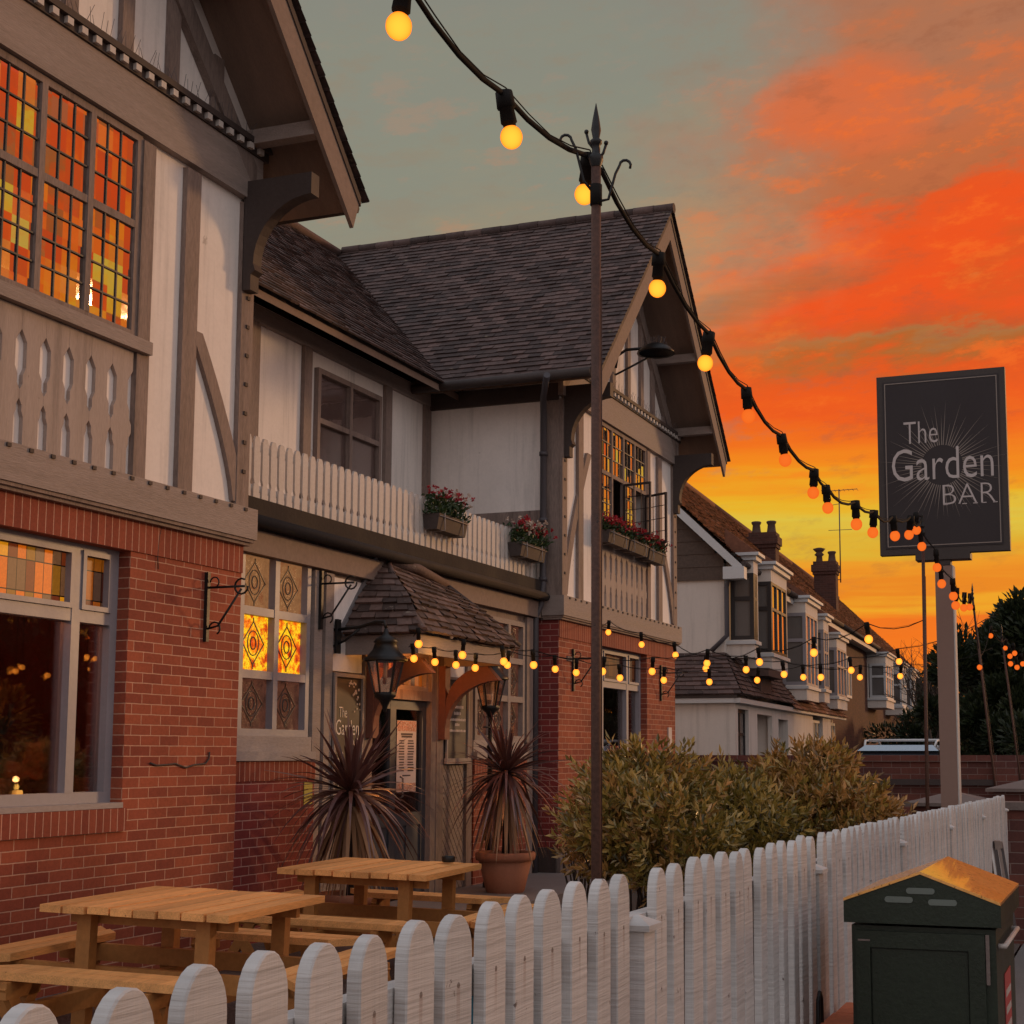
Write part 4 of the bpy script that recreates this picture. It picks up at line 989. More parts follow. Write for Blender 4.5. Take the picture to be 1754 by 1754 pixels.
b.tube([(BX + .02, 12.06, 2.45), (-6.9, 12.05, 2.5), (-6.75, 12.04, 2.6)], .012, 8); b.box(BX + .05, BX + .075, 12.02, 12.10, 2.38, 2.7); b.build('arm', M['black'], t)
t = thing('lamp_post', 'black lantern on a slender post in front of the right hand leaded window', 'street lamp', (-6.72, 14.95, 0))
lantern_parts(t, (-6.72, 14.95, 2.13), 1.0)
b = MB(); b.lathe([(.07, 0), (.07, .05), (.045, .1), (.045, .5), (.055, .52), (.03, .58), (.027, 1.5), (.04, 1.52), (.024, 1.56), (.022, 1.84), (.05, 1.86)], (-6.72, 14.95, 0), 12)
b.tube([(-6.72, 14.78, 1.74), (-6.72, 15.12, 1.74)], .01, 6); b.build('post', M['black'], t)
# lamp under the gable of the far wing
t = thing('gable_lamp', 'black swan neck lamp bristling with bird spikes high on the far gable', 'lamp', (FX, 19.25, 7.1))
b = MB(); b.tube([(FX + .05, 19.1, 6.85), (FX + .08, 19.1, 7.02), (FX + .2, 19.12, 7.1), (-6.2, 19.2, 7.12)], .022, 8); b.tube([(FX + .05, 19.1, 6.75), (FX + .2, 19.12, 6.82), (-6.25, 19.2, 6.98)], .015, 6); b.build('arm', M['black'], t)
b = MB(); b.lathe([(.001, .10), (.10, .08), (.20, .03), (.26, -.03), (.27, -.06), (.24, -.05)], (-6.15, 19.25, 7.10), 16); b.build('shade', M['black'], t)
b = MB(); q = random.Random(2)
for k in range(36):
    a = q.uniform(0, 2 * pi); r_ = q.uniform(0, .2); p = Vector((-6.15 + r_ * cos(a), 19.25 + r_ * sin(a), 7.17 - r_ * .3)); b.beam(p, p + Vector((q.uniform(-.06, .06), q.uniform(-.06, .06), .13)), .003, .003)
b.build('bird_spikes', M['pipe'], t)
# iron hanging brackets on the walls
def iron_bracket(label, y, zt, X, flip=1, L=.36):
    t = thing('iron_bracket', label, 'bracket', (X, y, zt - .5), 0, 'empty iron hanging basket brackets on the pub wall')
    b = MB(); b.box(X, X + .03, y - .018, y + .018, zt - .42, zt + .12); b.build('backplate', M['black'], t)
    b = MB(); e = (X + L, y, zt)
    b.tube([(X + .03, y, zt), e], .010, 6); b.tube([(X + .03, y, zt - .32), (X + .12, y, zt - .30), (X + L * .9, y, zt - .02)], .009, 6)
    b.tube([(X + L * .9 + .06 * cos(a), y, zt + .0 - .06 * sin(a) - .0) for a in [k * pi / 6 for k in range(0, 11)]], .008, 6)
    b.tube([(X + .04 + .05 * (1 - cos(a)), y, zt - .32 + .05 * sin(a)) for a in [k * pi / 6 for k in range(0, 9)]], .007, 6)
    b.tube([(X + .04 + .04 * (1 - cos(a)), y, zt + .04 + .04 * sin(a)) for a in [k * pi / 6 for k in range(0, 9)]], .006, 6)
    b.build('scroll_arm', M['black'], t)
    return t
iron_bracket('scrolled iron bracket on the brick pier right of the big window', 9.62, 2.73, FX)
iron_bracket('scrolled iron bracket on the timber post beside the stained glass window', 11.74, 3.0, BX + .05)
iron_bracket('scrolled iron bracket on brickwork left of the tall festoon pole and downpipe', 17.55, 2.66, FX)
iron_bracket('scrolled iron bracket at the far right end of the brick wall', 21.25, 2.66, FX)

# ---------------------------------------------------------------- foliage
def leaf(mb, p, d, L, W, up=None, bend=.2, rng=R):
    d = d.normalized(); s_ = d.cross(up or Vector((rng.uniform(-1,1), rng.uniform(-1,1), rng.uniform(-1,1))))
    if s_.length < 1e-3: s_ = d.cross(Vector((1,0,0)))
    s_.normalize(); n = s_.cross(d)
    a = p; m1 = p + d * L * .5; e = p + d * L - n * L * bend
    mb.add([a, m1 + s_ * W / 2, e, m1 - s_ * W / 2], [(0,1,2,3)])
def shrub(name, label, cat, blobs, n, L, W, mats, group=None, stems=True, seed=1, holes=.0):
    rng = random.Random(seed)
    cx = sum(q[0][0] for q in blobs) / len(blobs); cy = sum(q[0][1] for q in blobs) / len(blobs)
    t = thing(name, label, cat, (cx, cy, GZ), 0, group)
    tot = sum(q[1][0] * q[1][1] * q[1][2] for q in blobs)
    mbs = [MB() for _ in mats]; st = MB()
    for bi, (c, r) in enumerate(blobs):
        c = Vector(c); k = int(n * (r[0] * r[1] * r[2]) / tot / 9)
        for _ in range(k):
            v = Vector((rng.gauss(0,1), rng.gauss(0,1), rng.gauss(0,1))).normalized()
            rad = rng.uniform(.45, 1.0) ** .6 * rng.uniform(.84, 1.12) * (1.0 if rng.random() < .93 else rng.uniform(1.05, 1.28))
            tip = c + Vector((v.x * r[0], v.y * r[1], v.z * r[2])) * rad
            if tip.z < GZ + .05: continue
            out = (Vector((v.x, v.y, v.z * .7 + .45))).normalized()
            mi = min(len(mats) - 1, int(rng.random() * len(mats)))
            # a leafy shoot
            sh = rng.uniform(.08, .2) * (L / .075)
            if (math.sin(tip.x * 9 + bi) + math.sin(tip.y * 8.3) + math.sin(tip.z * 11)) < -1.0 and rng.random() < .8: continue
            for q in range(9):
                tt = q / 8; pp = tip - out * sh * (1 - tt)
                a = q * 2.4 + rng.random(); side = out.cross(Vector((cos(a), sin(a), .3))).normalized()
                d = (side * (1.1 - .6 * tt) + out * (.35 + .9 * tt)).normalized()
                leaf(mbs[mi], pp, d, L * rng.uniform(.7, 1.2), W * rng.uniform(.8, 1.2), None, .25, rng)
        if stems:
            base = Vector((cx + (c.x - cx) * .5, cy + (c.y - cy) * .5, GZ))
            for _ in range(5):
                e = c + Vector((rng.uniform(-.6,.6) * r[0], rng.uniform(-.6,.6) * r[1], rng.uniform(-.2,.6) * r[2]))
                m_ = base.lerp(e, .5) + Vector((rng.uniform(-.08,.08), rng.uniform(-.08,.08), 0)); st.tube([base, m_, e], .012, 5, .004)
    for mb, mt in zip(mbs, mats):
        if mb.v: mb.build('foliage', mt, t)
    if stems and st.v: st.build('stem', M['bark'], t)
    return t
def G(x, y, Z): return tuple(at_depth(Z, x, y))
shrub('laurel_shrub', 'broad olive green laurel directly right of the near festoon pole', 'shrub', [(G(1105,1350,12.2), (.62,.6,.42)), (G(1060,1420,11.6), (.5,.5,.5)), (G(1150,1440,11.4), (.6,.5,.5))], 10500, .088, .030, [M['laurel'], M['laurel'], M['laurel2']], 'laurel shrubs in the beer garden', seed=3)
shrub('laurel_shrub', 'low middle laurel between the two taller bushes behind the fence', 'shrub', [(G(1215,1385,12.6), (.6,.6,.42)), (G(1270,1430,12.2), (.62,.6,.45))], 7600, .088, .030, [M['laurel'], M['laurel']], 'laurel shrubs in the beer garden', seed=4)
shrub('laurel_shrub', 'tall russet tipped laurel left of the second festoon pole', 'shrub', [(G(1385,1335,13.2), (.58,.55,.38)), (G(1400,1400,12.8), (.72,.6,.42)), (G(1340,1385,13.0), (.5,.5,.45))], 10500, .09, .031, [M['laurel2'], M['laurel2'], M['laurel']], 'laurel shrubs in the beer garden', seed=5)
shrub('laurel_shrub', 'small ragged laurel at the right end of the hedge by the second pole', 'shrub', [(G(1490,1420,13.0), (.36,.4,.3)), (G(1505,1350,13.4), (.1,.12,.12))], 2300, .085, .028, [M['laurel2'], M['laurel']], 'laurel shrubs in the beer garden', seed=6)
shrub('young_shrub', 'thin leggy shrub in front of the far brick pier left of the near pole', 'shrub', [(G(985,1390,13.5), (.22,.25,.26)), (G(1002,1440,13.2), (.18,.2,.25)), (G(1000,1360,13.4), (.12,.12,.14))], 1300, .07, .022, [M['laurel2']], None, seed=7)
# cordylines in terracotta pots
def cordyline(label, c, crown_z, Rr, seed, n=150, pot_r=.28, pot_h=.42):
    rng = random.Random(seed); c = Vector(c)
    t = thing('potted_cordyline', label, 'potted plant', c, 0, 'potted cordylines either side of the door')
    b = MB(); r = pot_r
    b.lathe([(r*.62, 0), (r*.66, .02), (r*.9, pot_h*.76), (r*.88, pot_h*.77), (r*1.0, pot_h*.80), (r*1.03, pot_h*.86), (r*1.03, pot_h*.97), (r*.98, pot_h), (r*.9, pot_h*.99), (r*.86, pot_h*.9)], c, 28); b.build('pot', M['terra'], t)
    b = MB(); b.lathe([(.001, pot_h*.9), (r*.88, pot_h*.9)], c, 20); b.build('soil', M['soil'], t)
    h = crown_z - c.z
    b = MB(); b.tube([c + Vector((0,0,pot_h*.85)), c + Vector((.02,0,h*.7)), c + Vector((0,0,h))], .045, 8, .035); b.build('trunk', M['bark'], t)
    live, dead = MB(), MB(); crown = c + Vector((0,0,h))
    for k in range(n):
        f = k / n
        el = radians(88 - f ** .8 * 170 + rng.uniform(-7, 7)); az = rng.uniform(0, 2*pi)
        L = Rr * rng.uniform(.78, 1.08) * (1.0 if el > -.5 else .95)
        d = Vector((cos(el)*cos(az), cos(el)*sin(az), sin(el)))
        mb = dead if el < radians(-30) and rng.random() < .85 else live
        g = rng.uniform(.08, .7) * (1.2 if el < .3 else .6)
        side = d.cross(Vector((0,0,1)));
        if side.length < .02: side = Vector((cos(az+1.5), sin(az+1.5), 0))
        side.normalize(); tw = rng.uniform(-.6, .6); side = (side * cos(tw) + d.cross(side) * sin(tw)).normalized()
        seg = 6; P = []; 
        for i in range(seg + 1):
            s_ = i / seg
            if mb is dead: p = crown - Vector((0,0,.12 * f)) + Vector((d.x * L * (.75 if el > -.9 else .62) * s_**.8, d.y * L * (.75 if el > -.9 else .62) * s_**.8, -L * 1.12 * s_**1.2))
            else: p = crown + d * L * (1.0 if el > 0 else .85) * s_ + Vector((0,0,-1)) * g * L * s_**2.4
            w = .040 * (1 - s_**2.2) * (.55 + .9 * min(1, s_ * 3) * .5) + .002
            P.append((p, w))
        vs = []; fs = []
        for p, w in P: vs += [p - side * w / 2, p + side * w / 2]
        for i in range(seg): fs.append((2*i, 2*i+1, 2*i+3, 2*i+2))
        mb.add(vs, fs)
    live.build('leaves', M['cordy'], t); dead.build('dead_leaves', M['cordy_dead'], t)
cordyline('big maroon spiky cordyline in a pot left of the door, behind the far table', (-6.33, 11.2, GZ), 1.12, .80, 21, 270, .27, .40)
cordyline('maroon spiky cordyline in a wide terracotta pot right of the door', (-6.33, 14.5, 0.0), 1.25, .80, 22, 250, .31, .42)

# window boxes and balcony planters
def planter(label, a, bb, rad=.16, h=.17, seed=1, reds=.75, gname='flower boxes on the pub front', n=420, cat='window box', dz=.12, white=.0):
    rng = random.Random(seed); a, bb = Vector(a), Vector(bb); mid = (a + bb) / 2
    t = thing('flower_box', label, cat, mid, 0, gname)
    d = (bb - a); ln = d.length; d.normalize(); nx = Vector((1,0,0))
    b = MB(); pr = [(-.07, -h), (.07, -h), (.10, 0), (-.10, 0)]
    b.prism([a + nx * p[0] + Vector((0,0,p[1])) for p in pr], d * ln); b.build('trough', M['timber_dark'], t)
    b = MB()
    for s_ in (.18, .82):
        p = a + d * ln * s_; b.tube([p + Vector((.10,0,.02)), p + Vector((.105,0,-h)), p + Vector((-.05,0,-h-.01)), p + Vector((-.14,0,-.02))], .007, 5)
    b.tube([a + Vector((.11,0,-.03)), bb + Vector((.11,0,-.03))], .005, 5); b.build('iron_cradle', M['sill'], t)
    g = MB(); f = MB(); w = MB()
    for k in range(n):
        p = a + d * rng.uniform(-.03, ln + .03) + Vector((rng.gauss(0, .06), 0, rng.uniform(-.02, dz)))
        dd = Vector((rng.uniform(-.4,1), rng.uniform(-1,1), rng.uniform(-.3,1)))
        leaf(g, p, dd, rng.uniform(.05,.10), .03, None, .3, rng)
    for k in range(int(n * reds * .35)):
        p = a + d * rng.uniform(-.02, ln + .02) + Vector((rng.gauss(.04, .07), 0, dz + rng.gauss(.02, .045)))
        tgt = w if rng.random() < white else f
        for q in range(6):
            dd = Vector((rng.gauss(0,1), rng.gauss(0,1), rng.gauss(.3,1))); leaf(tgt, p, dd, .035, .028, None, .4, rng)
    g.build('leaves', M['green_leaf'], t); f.build('flowers', M['flower_red'], t)
    if w.v: w.build('pale_flowers', M['flower_white'], t)
planter('window box of crimson flowers under the leaded window, partly behind the near pole', (-6.58, 18.25, 4.42), (-6.58, 19.05, 4.42), seed=2)
planter('middle window box of crimson flowers under the open casement window', (-6.58, 19.12, 4.42), (-6.58, 19.92, 4.42), seed=3)
planter('right hand window box of crimson flowers on the far gable, under the open casements', (-6.58, 19.99, 4.40), (-6.58, 20.75, 4.40), seed=4)
planter('red and cream flower basket on the balcony railing beside the downpipe', (-6.93, 16.1, 3.98), (-6.93, 16.85, 3.98), seed=5, cat='flower basket', gname='flower baskets on the balcony railing', white=.4, dz=.2, n=520)
planter('leafy flower basket on the balcony railing above the porch', (-6.93, 13.85, 3.98), (-6.93, 14.55, 3.98), seed=6, cat='flower basket', gname='flower baskets on the balcony railing', white=.5, reds=.3, dz=.2, n=520)

# ---------------------------------------------------------------- picnic tables
def picnic_table(label):
    t = thing('picnic_table', label, 'picnic table', (0,0,0), 0, 'square eight seat pine picnic tables')
    H = .75; q = random.Random(4)
    tops = MB(); n = 8; S = 1.14
    for k in range(n):
        x0 = -S/2 + k * S / n; dz = q.uniform(-.002,.002)
        tops.box(x0 + .007, x0 + S/n - .007, -S/2 + q.uniform(-.008,.008), S/2 + q.uniform(-.008,.008), H - .04 + dz, H + dz)
    tops.build('tabletop', M['pine'], t)
    each('batten', M['pine_dark'], t, [(-.50, .50, y - .022, y + .022, H - .11, H - .043) for y in (-.36, .36)])
    for sx in (-1, 1):
        for sy in (-1, 1):
            b = MB(); b.box(sx*.36 - .042, sx*.36 + .042, sy*.43 - .035, sy*.43 + .035, 0.0, H - .045); b.build('leg', M['pine_dark'], t)
    each('seat_beam', M['pine_dark'], t, [(-1.06, 1.06, y - .022, y + .022, .315, .415) for y in (-.37, .37)])
    each('seat_beam', M['pine_dark'], t, [(x - .022, x + .022, -1.06, 1.06, .212, .312) for x in (-.295, .295)])
    for sx in (-1, 1):
        for sy in (-1, 1):
            b = MB(); b.tube([(sx*.36, sy*.466, .36), (sx*.36, sy*.475, .36)], .011, 8); b.build('bolt', M['stone'], t)
    for k in range(4):
        a = k * pi / 2; ca, sa = cos(a), sin(a)
        def T(p): return Vector((p[0]*ca - p[1]*sa, p[0]*sa + p[1]*ca, p[2]))
        b = MB()
        for r0, r1, L in ((.78, .90, .50), (.912, 1.03, .60)):
            # mitred bench boards
            pts = [(-L, r0), (L, r0), (L + .12, r1), (-L - .12, r1)]
            b.prism([T((x, y, .422)) for x, y in pts], (0,0,.042))
        bench = b.build('bench', M['pine'], t)
        for x in (-.40, .40):
            b = MB()
            b.beam(T((x, .80, .40)), T((x, 1.02, .03)), .07, .04, up=T((1,0,0))); b.beam(T((x, 1.04, .40)), T((x, .78, .03)), .07, .035, up=T((1,0,0)))
            b.prism([T((x - .02, .78, .33)), T((x - .02, 1.06, .33)), T((x - .02, 1.06, .415)), T((x - .02, .78, .415))], T((.04,0,0)))
            b.build('bench_leg', M['pine_dark'], bench)
    return t
tb = picnic_table('nearer square pine picnic table with benches in front of the big window')
index_children()
tb.location = (-5.10, 7.17, GZ); tb.rotation_euler = (0, radians(1.7), radians(5))
t2 = dup(tb); t2.location = (-5.28, 9.80, GZ); t2.rotation_euler = (0, radians(1.6), radians(5)); t2['label'] = 'farther square pine picnic table with an ashtray, near the spiky potted plants'
p = at_depth(10.75, 778, 1478)
t = thing('ashtray', 'small round black ashtray on the far corner of the farther picnic table', 'ashtray', (0,0,0))
b = MB(); b.lathe([(.04, 0), (.05, .008), (.052, .04), (.047, .05), (.040, .045), (.036, .018), (.001, .016)], (0,0,0), 18); b.build('bowl', M['black'], t); t.location = (-5.32 + .38, 9.78 + .46, GZ + .752)
# ---------------------------------------------------------------- white picket fence
fn = thing('picket_fence', 'white round topped picket fence running away along the beer garden', 'fence', (-1.02, 6.6, GZ))
ROOTM[fn.name] = Matrix.Translation((-1.02, 6.6, GZ))
def ftop(y): return 1.205 - .0085 * max(0, y - 2.5)
b = MB(); w, hgt = .044, 1.20 - GZ
prof = [(-w, .06), (w, .06)] + [(w * cos(a), hgt - w * 1.35 + w * 1.35 * sin(a)) for a in [k * pi / 12 for k in range(0, 13)]]
b.prism([(-.011 - 1.02, 6.6 + y, GZ + z) for y, z in prof], (.022, 0, 0))
pk0 = b.build('picket', M['picket'], fn)
bv = pk0.modifiers.new('edge', 'BEVEL'); bv.width = .0025; bv.segments = 1; bv.limit_method = 'ANGLE'; bv.angle_limit = radians(50)
FS = 1.83; posts_t = [.40 + .0, 1.881 - 1.0, 1.881, 2.881, 3.881, 4.881, 5.881, 6.881]
posts_y = [t_ * FS - .376 for t_ in (.881, 1.881, 2.881, 3.881, 4.881, 5.881, 6.881)]
ys = []
y = posts_y[1]
while y > .75: y -= .1335; ys.append(y)
for a_, b_ in zip(posts_y[1:-1], posts_y[2:]):
    n = 13
    for k in range(n): ys.append(a_ + .07 + (b_ - a_ - .07) * (k + .5) / n - .02)
ys.sort(); q = random.Random(12)
for k, y in enumerate(ys):
    o = pk0 if k == 0 else pk0.copy()
    if k: COL.objects.link(o); o.parent = fn
    o.location = (q.uniform(-.003,.003), y - 6.6, ftop(y) - 1.20 + q.uniform(-.006,.006)); o.rotation_euler = (q.gauss(0, .006), 0, q.gauss(0, .03))
for y in posts_y[1:]:
    b = MB(); zt = ftop(y) - .125; b.box(-1.055, -1.0, y - .036, y + .036, GZ, zt); pf = b.build('post', M['picket'], fn)
    b = MB(); c = (-1.03, y, zt)
    b.add([(-1.06, y-.045, zt), (-.986, y-.045, zt), (-.986, y+.045, zt), (-1.06, y+.045, zt), (-1.06, y-.045, zt+.012), (-.986, y-.045, zt+.012), (-.986, y+.045, zt+.012), (-1.06, y+.045, zt+.012), (-1.027, y, zt+.032)],
          [(0,3,2,1),(0,1,5,4),(1,2,6,5),(2,3,7,6),(3,0,4,7),(4,5,8),(5,6,8),(6,7,8),(7,4,8)]); b.build('cap', M['picket'], pf)
for dz in (1.115, .35):
    b = MB(); b.prism([(-1.072, .6, ftop(.6) - 1.2 + dz - .05), (-1.034, .6, ftop(.6) - 1.2 + dz - .05), (-1.034, .6, ftop(.6) - 1.2 + dz), (-1.072, .6, ftop(.6) - 1.2 + dz)], (0, posts_y[-1] - .6, ftop(posts_y[-1]) - ftop(.6))); b.build('rail', M['picket'], fn)
# slender board things leaning at the end of the fence
t = thing('leaning_frame', 'dark brown wooden frame leaning against the far end of the white fence', 'frame', (-.9, 10.4, GZ))
b = MB()
P = [G(1687,1447,10.6), G(1702,1440,10.6), G(1716,1512,10.4), G(1701,1512,10.4)]
def plank(x0, x1, yt, xb, m, dz=0):
    a, bb = Vector(G(x0, yt, 10.6)), Vector(G(x1, yt, 10.6)); c = Vector(G(xb + (x1 - x0), 1600, 10.1)); d = Vector(G(xb, 1600, 10.1))
    k = MB(); k.prism([a, bb, c, d], (0, .03, 0)); return k
plank(1687, 1694, 1448, 1712, 0).build('stile', M['timber_dark'], t); plank(1695, 1699, 1443, 1720, 0).build('white_edge', M['balustrade'], t); plank(1700, 1706, 1441, 1724, 0).build('stile', M['timber_dark'], t); plank(1707, 1712, 1440, 1733, 0).build('stile', M['barge'], t); plank(1712, 1717, 1444, 1738, 0).build('stile', M['timber_dark'], t)
k = MB(); k.prism([G(1703,1440,10.57), G(1716,1442,10.57), G(1717,1453,10.55), G(1705,1456,10.55)], (0,.05,0)); k.build('top_rail', M['barge'], t)
# coloured plates seen through the gaps
for (px, py, lab, mm, nm) in ((836, 1740, 'blue plate on the garden side of the fence, seen between two pickets', 'blue', 'blue_plate'), (1000, 1690, 'narrow red and blue plate behind the fence near the middle', 'sticker_red', 'red_plate')):
    p_ = on_x(-1.085, px, py); t = thing(nm, lab, 'plate', p_); b = MB(); b.box(-1.095, -1.078, p_.y - .10, p_.y + .10, p_.z - .12, p_.z + .06); b.build('plate', M[mm], t)
# ---------------------------------------------------------------- litter bin
KB = .93; Zb = lambda z: 1.45 - (1.45 - z) * KB
t = thing('litter_bin', 'dark green metal litter bin with a pitched roof, standing on the pavement', 'bin', (-.6, 4.7, GZ))
x0, x1, y0, y1 = -.87*KB, -.43*KB, 4.72*KB, 5.38*KB; xc = -.65*KB
b = MB(); b.box(x0, x1, y0, y1, GZ + .06, Zb(.915)); b.box(x0 + .03, x1 - .03, y0 + .03, y1 - .03, GZ, GZ + .06); b.build('body', M['bin'], t)
b = MB(); ix0, ix1, iz = x0 + .055, x1 - .075, Zb(.85)
b.box(x0 + .012, ix0, y0 - .014, y0 - .001, GZ + .08, Zb(.90)); b.box(ix1, x1 - .03, y0 - .014, y0 - .001, GZ + .08, Zb(.90)); b.box(ix0, ix1, y0 - .014, y0 - .001, iz, Zb(.90)); b.box(ix0, ix1, y0 - .014, y0 - .001, GZ + .08, GZ + .18)
b.box(ix0 + .004, ix1 - .004, y0 - .006, y0 - .001, GZ + .184, iz - .004); dd = b.build('door', M['bin'], t)
b = MB(); b.box(x1 - .028, x1 - .018, y0 - .01, y0 - .001, .80, Zb(.90)); b.box(x1 - .028, x1 - .016, y0 - .012, y0 - .001, .60, .606); b.box(x0 + .02, x0 + .055, y0 - .015, y0 - .003, .909, .914); b.build('hinge', M['stone'], dd)
L0, L1, e0, e1, zl, ze, za = x0 - .018, x1 + .018, y0 - .025, y1 + .03, Zb(.925), Zb(.99), Zb(1.078)
b = MB(); b.prism([(L0, e0, zl), (L1, e0, zl), (L1, e0, ze), (xc, e0, za), (L0, e0, ze)], (0, e1 - e0, 0)); b.build('hood', M['bin'], t)
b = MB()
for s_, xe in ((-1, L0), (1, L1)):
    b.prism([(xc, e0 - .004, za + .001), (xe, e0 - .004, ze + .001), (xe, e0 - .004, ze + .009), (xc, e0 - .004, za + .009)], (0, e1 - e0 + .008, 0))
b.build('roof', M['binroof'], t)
for (sx, sz) in ((xc, Zb(1.028)), (xc - .062, Zb(1.0)), (xc + .062, Zb(.995))):
    b = MB(); n = 8; r_ = .0085; L_ = .032
    pts = [(sx + L_ + r_ * sin(a), sz + r_ * cos(a)) for a in [k * pi / n for k in range(n + 1)]] + [(sx - L_ - r_ * sin(a), sz - r_ * cos(a)) for a in [k * pi / n for k in range(n + 1)]]
    b.prism([(x, e0 - .003, z) for x, z in pts], (0, .0028, 0)); b.build('vent_slot', M['slot'], t)
b = MB(); b.tube([(x1 + .004, y0 + .03, .905), (x1 + .022, y0 + .03, .905), (x1 + .022, y1 - .12, .905), (x1 + .004, y1 - .12, .905)], .008, 6); b.build('bar_handle', M['sticker_white'], t)
b = MB(); b.box(x1 + .001, x1 + .003, y0 + .22, y0 + .42, .60, .80); b.build('red_sticker', M['sticker_red'], t)
b = MB()
for k in range(3): b.box(x1 + .0031, x1 + .004, y0 + .24, y0 + .40, .63 + k * .05, .65 + k * .05)
b.box(x1 + .001, x1 + .003, y0 + .22, y0 + .42, .47, .597); b.build('white_sticker', M['sticker_white'], t)
# stacked bricks by the fence and a bent hoop
q = random.Random(6)
b = MB(); b.box(-.051, .051, -.108, .108, 0, .063); bk0 = b.build('clay_brick', M['brickstack']); bv = bk0.modifiers.new('edge', 'BEVEL'); bv.width = .004; bv.segments = 1
cnt = 0; rows_ = ['front', 'middle', 'rear']; lays = ['bottom', 'second', 'third', 'fourth', 'fifth', 'sixth', 'seventh', 'eighth', 'ninth', 'tenth', 'top']
for lay in range(11):
    for r_ in range(3):
        o = bk0 if cnt == 0 else bk0.copy()
        if cnt: COL.objects.link(o)
        cnt += 1
        o.location = (-.925 + q.uniform(-.005,.005), 4.62 + r_ * .222, GZ + .004 + lay * .0655); o.rotation_euler = (0, 0, q.gauss(0, .015))
        tag(o, f'orange clay brick, {lays[lay]} layer, {rows_[r_]} of its row, stacked between fence and bin', 'brick', 'orange bricks stacked between the fence and the bin')
t = thing('bicycle_lock', 'black bicycle lock hoop hanging on the white fence left of the bin', 'lock', (-.975, 4.5, .6))
p1 = on_x(-.978, 1404, 1700)
b = MB(); b.tube([p1 + Vector((0, dy, dz)) for dy, dz in ((-.03,-.35),(-.032,-.1),(-.025,-.02),(0,0),(.022,-.02),(.03,-.1),(.028,-.35),(0,-.38),(-.03,-.35))], .007, 6); b.build('hoop', M['black'], t)
# ---------------------------------------------------------------- festoon poles and strings
def pole(label, base, top, r=.0135, finial=True, scrolls=False, group='rusty festoon light poles along the fence'):
    base, top = Vector(base), Vector(top)
    t = thing('festoon_pole', label, 'pole', base, 0, group)
    d = (top - base).normalized(); b = MB(); b.tube([base, top - d * .16], r, 14); b.tube([base + Vector((r + .001, .004, .3)), top - d * .5 + Vector((r + .001, .004, 0))], .0025, 5)
    b.build('tube', M['rust'], t)
    b = MB(); q = top - d * .16
    b.lathe([(r*1.0, -.02), (r*1.5, 0), (r*1.5, .012), (r*.85, .02), (r*.9, .045), (r*1.25, .05), (r*1.25, .058), (r*.7, .065), (r*1.05, .09), (r*.75, .12), (.001, .17)], q, 12)
    if scrolls:
        for ang, h, s_ in ((pi * .98, .055, 1), (.05, .02, .8)):
            dx = Vector((cos(ang), sin(ang), 0)); b.tube([q + Vector((0,0,h - .03)), q + dx * .022 + Vector((0,0,h)), q + dx * .03 + Vector((0,0,h + .03 * s_))], .004, 6); b.ball(q + dx * .03 + Vector((0,0,h + .035 * s_)), .007, 8, 6)
        rt = Vector((cos(AL_), sin(AL_), 0))
        for sg, off, hh in ((-1, .058, -.0), (1, .055, -.075)):
            P = [q + rt * sg * .012 + Vector((0,0,-.09 + (0 if sg < 0 else -.03))), q + rt * sg * .035 + Vector((0,0,-.08 + (0.02 if sg < 0 else -.035)))]
            P += [q + rt * sg * (off + .0) + Vector((0,0, .035 + hh)), q + rt * sg * (off + .012) + Vector((0,0, .06 + hh))]
            P += [q + rt * (sg * (off + .012) + .016 * sg * (1 - cos(a)) ) + Vector((0,0,.06 + hh + .016 * sin(a))) for a in (.6, 1.2, 1.8, 2.4, 3.0, 3.7)]
            b.tube(P, .0042, 6)
    b.build('finial', M['black'], t)
    b = MB(); b.tube([q - d * .13, q - d * .07], r * 1.25, 10); b.build('cable_tie', M['black_plastic'], t)
    return t
p1b = Vector((-1.42, 3.93, GZ)); p1t = Vector(G(1021, 180, 4.2))
P1 = at_depth(4.2, 1021, 1505); pole('tall rusty pole with a spearhead finial and scrolled hooks, nearest the camera', (P1.x, P1.y, GZ), p1t, .0138, True, True)
p2t = at_depth(11.5, 1580, 878); p2 = at_depth(11.5, 1584, 1292); pole('dark slender pole standing directly left of the pub sign post', (p2.x, p2.y, GZ), p2t)
def lean(label, top, mid, r=.012):
    top, mid = Vector(top), Vector(mid); k = (GZ - mid.z) / (top.z - mid.z); base = mid + (top - mid) * k
    return pole(label, base, top, r, group='leaning festoon poles in front of the dark trees')
p3t = Vector(G(1663, 1000, 16)); lean('leaning thin pole with a spike just right of the pub sign post', p3t, G(1698, 1292, 16))
p4t = Vector(G(1713, 1070, 19)); lean('far leaning thin pole at the right edge by the cluster of bulbs', p4t, G(1742, 1292, 19))
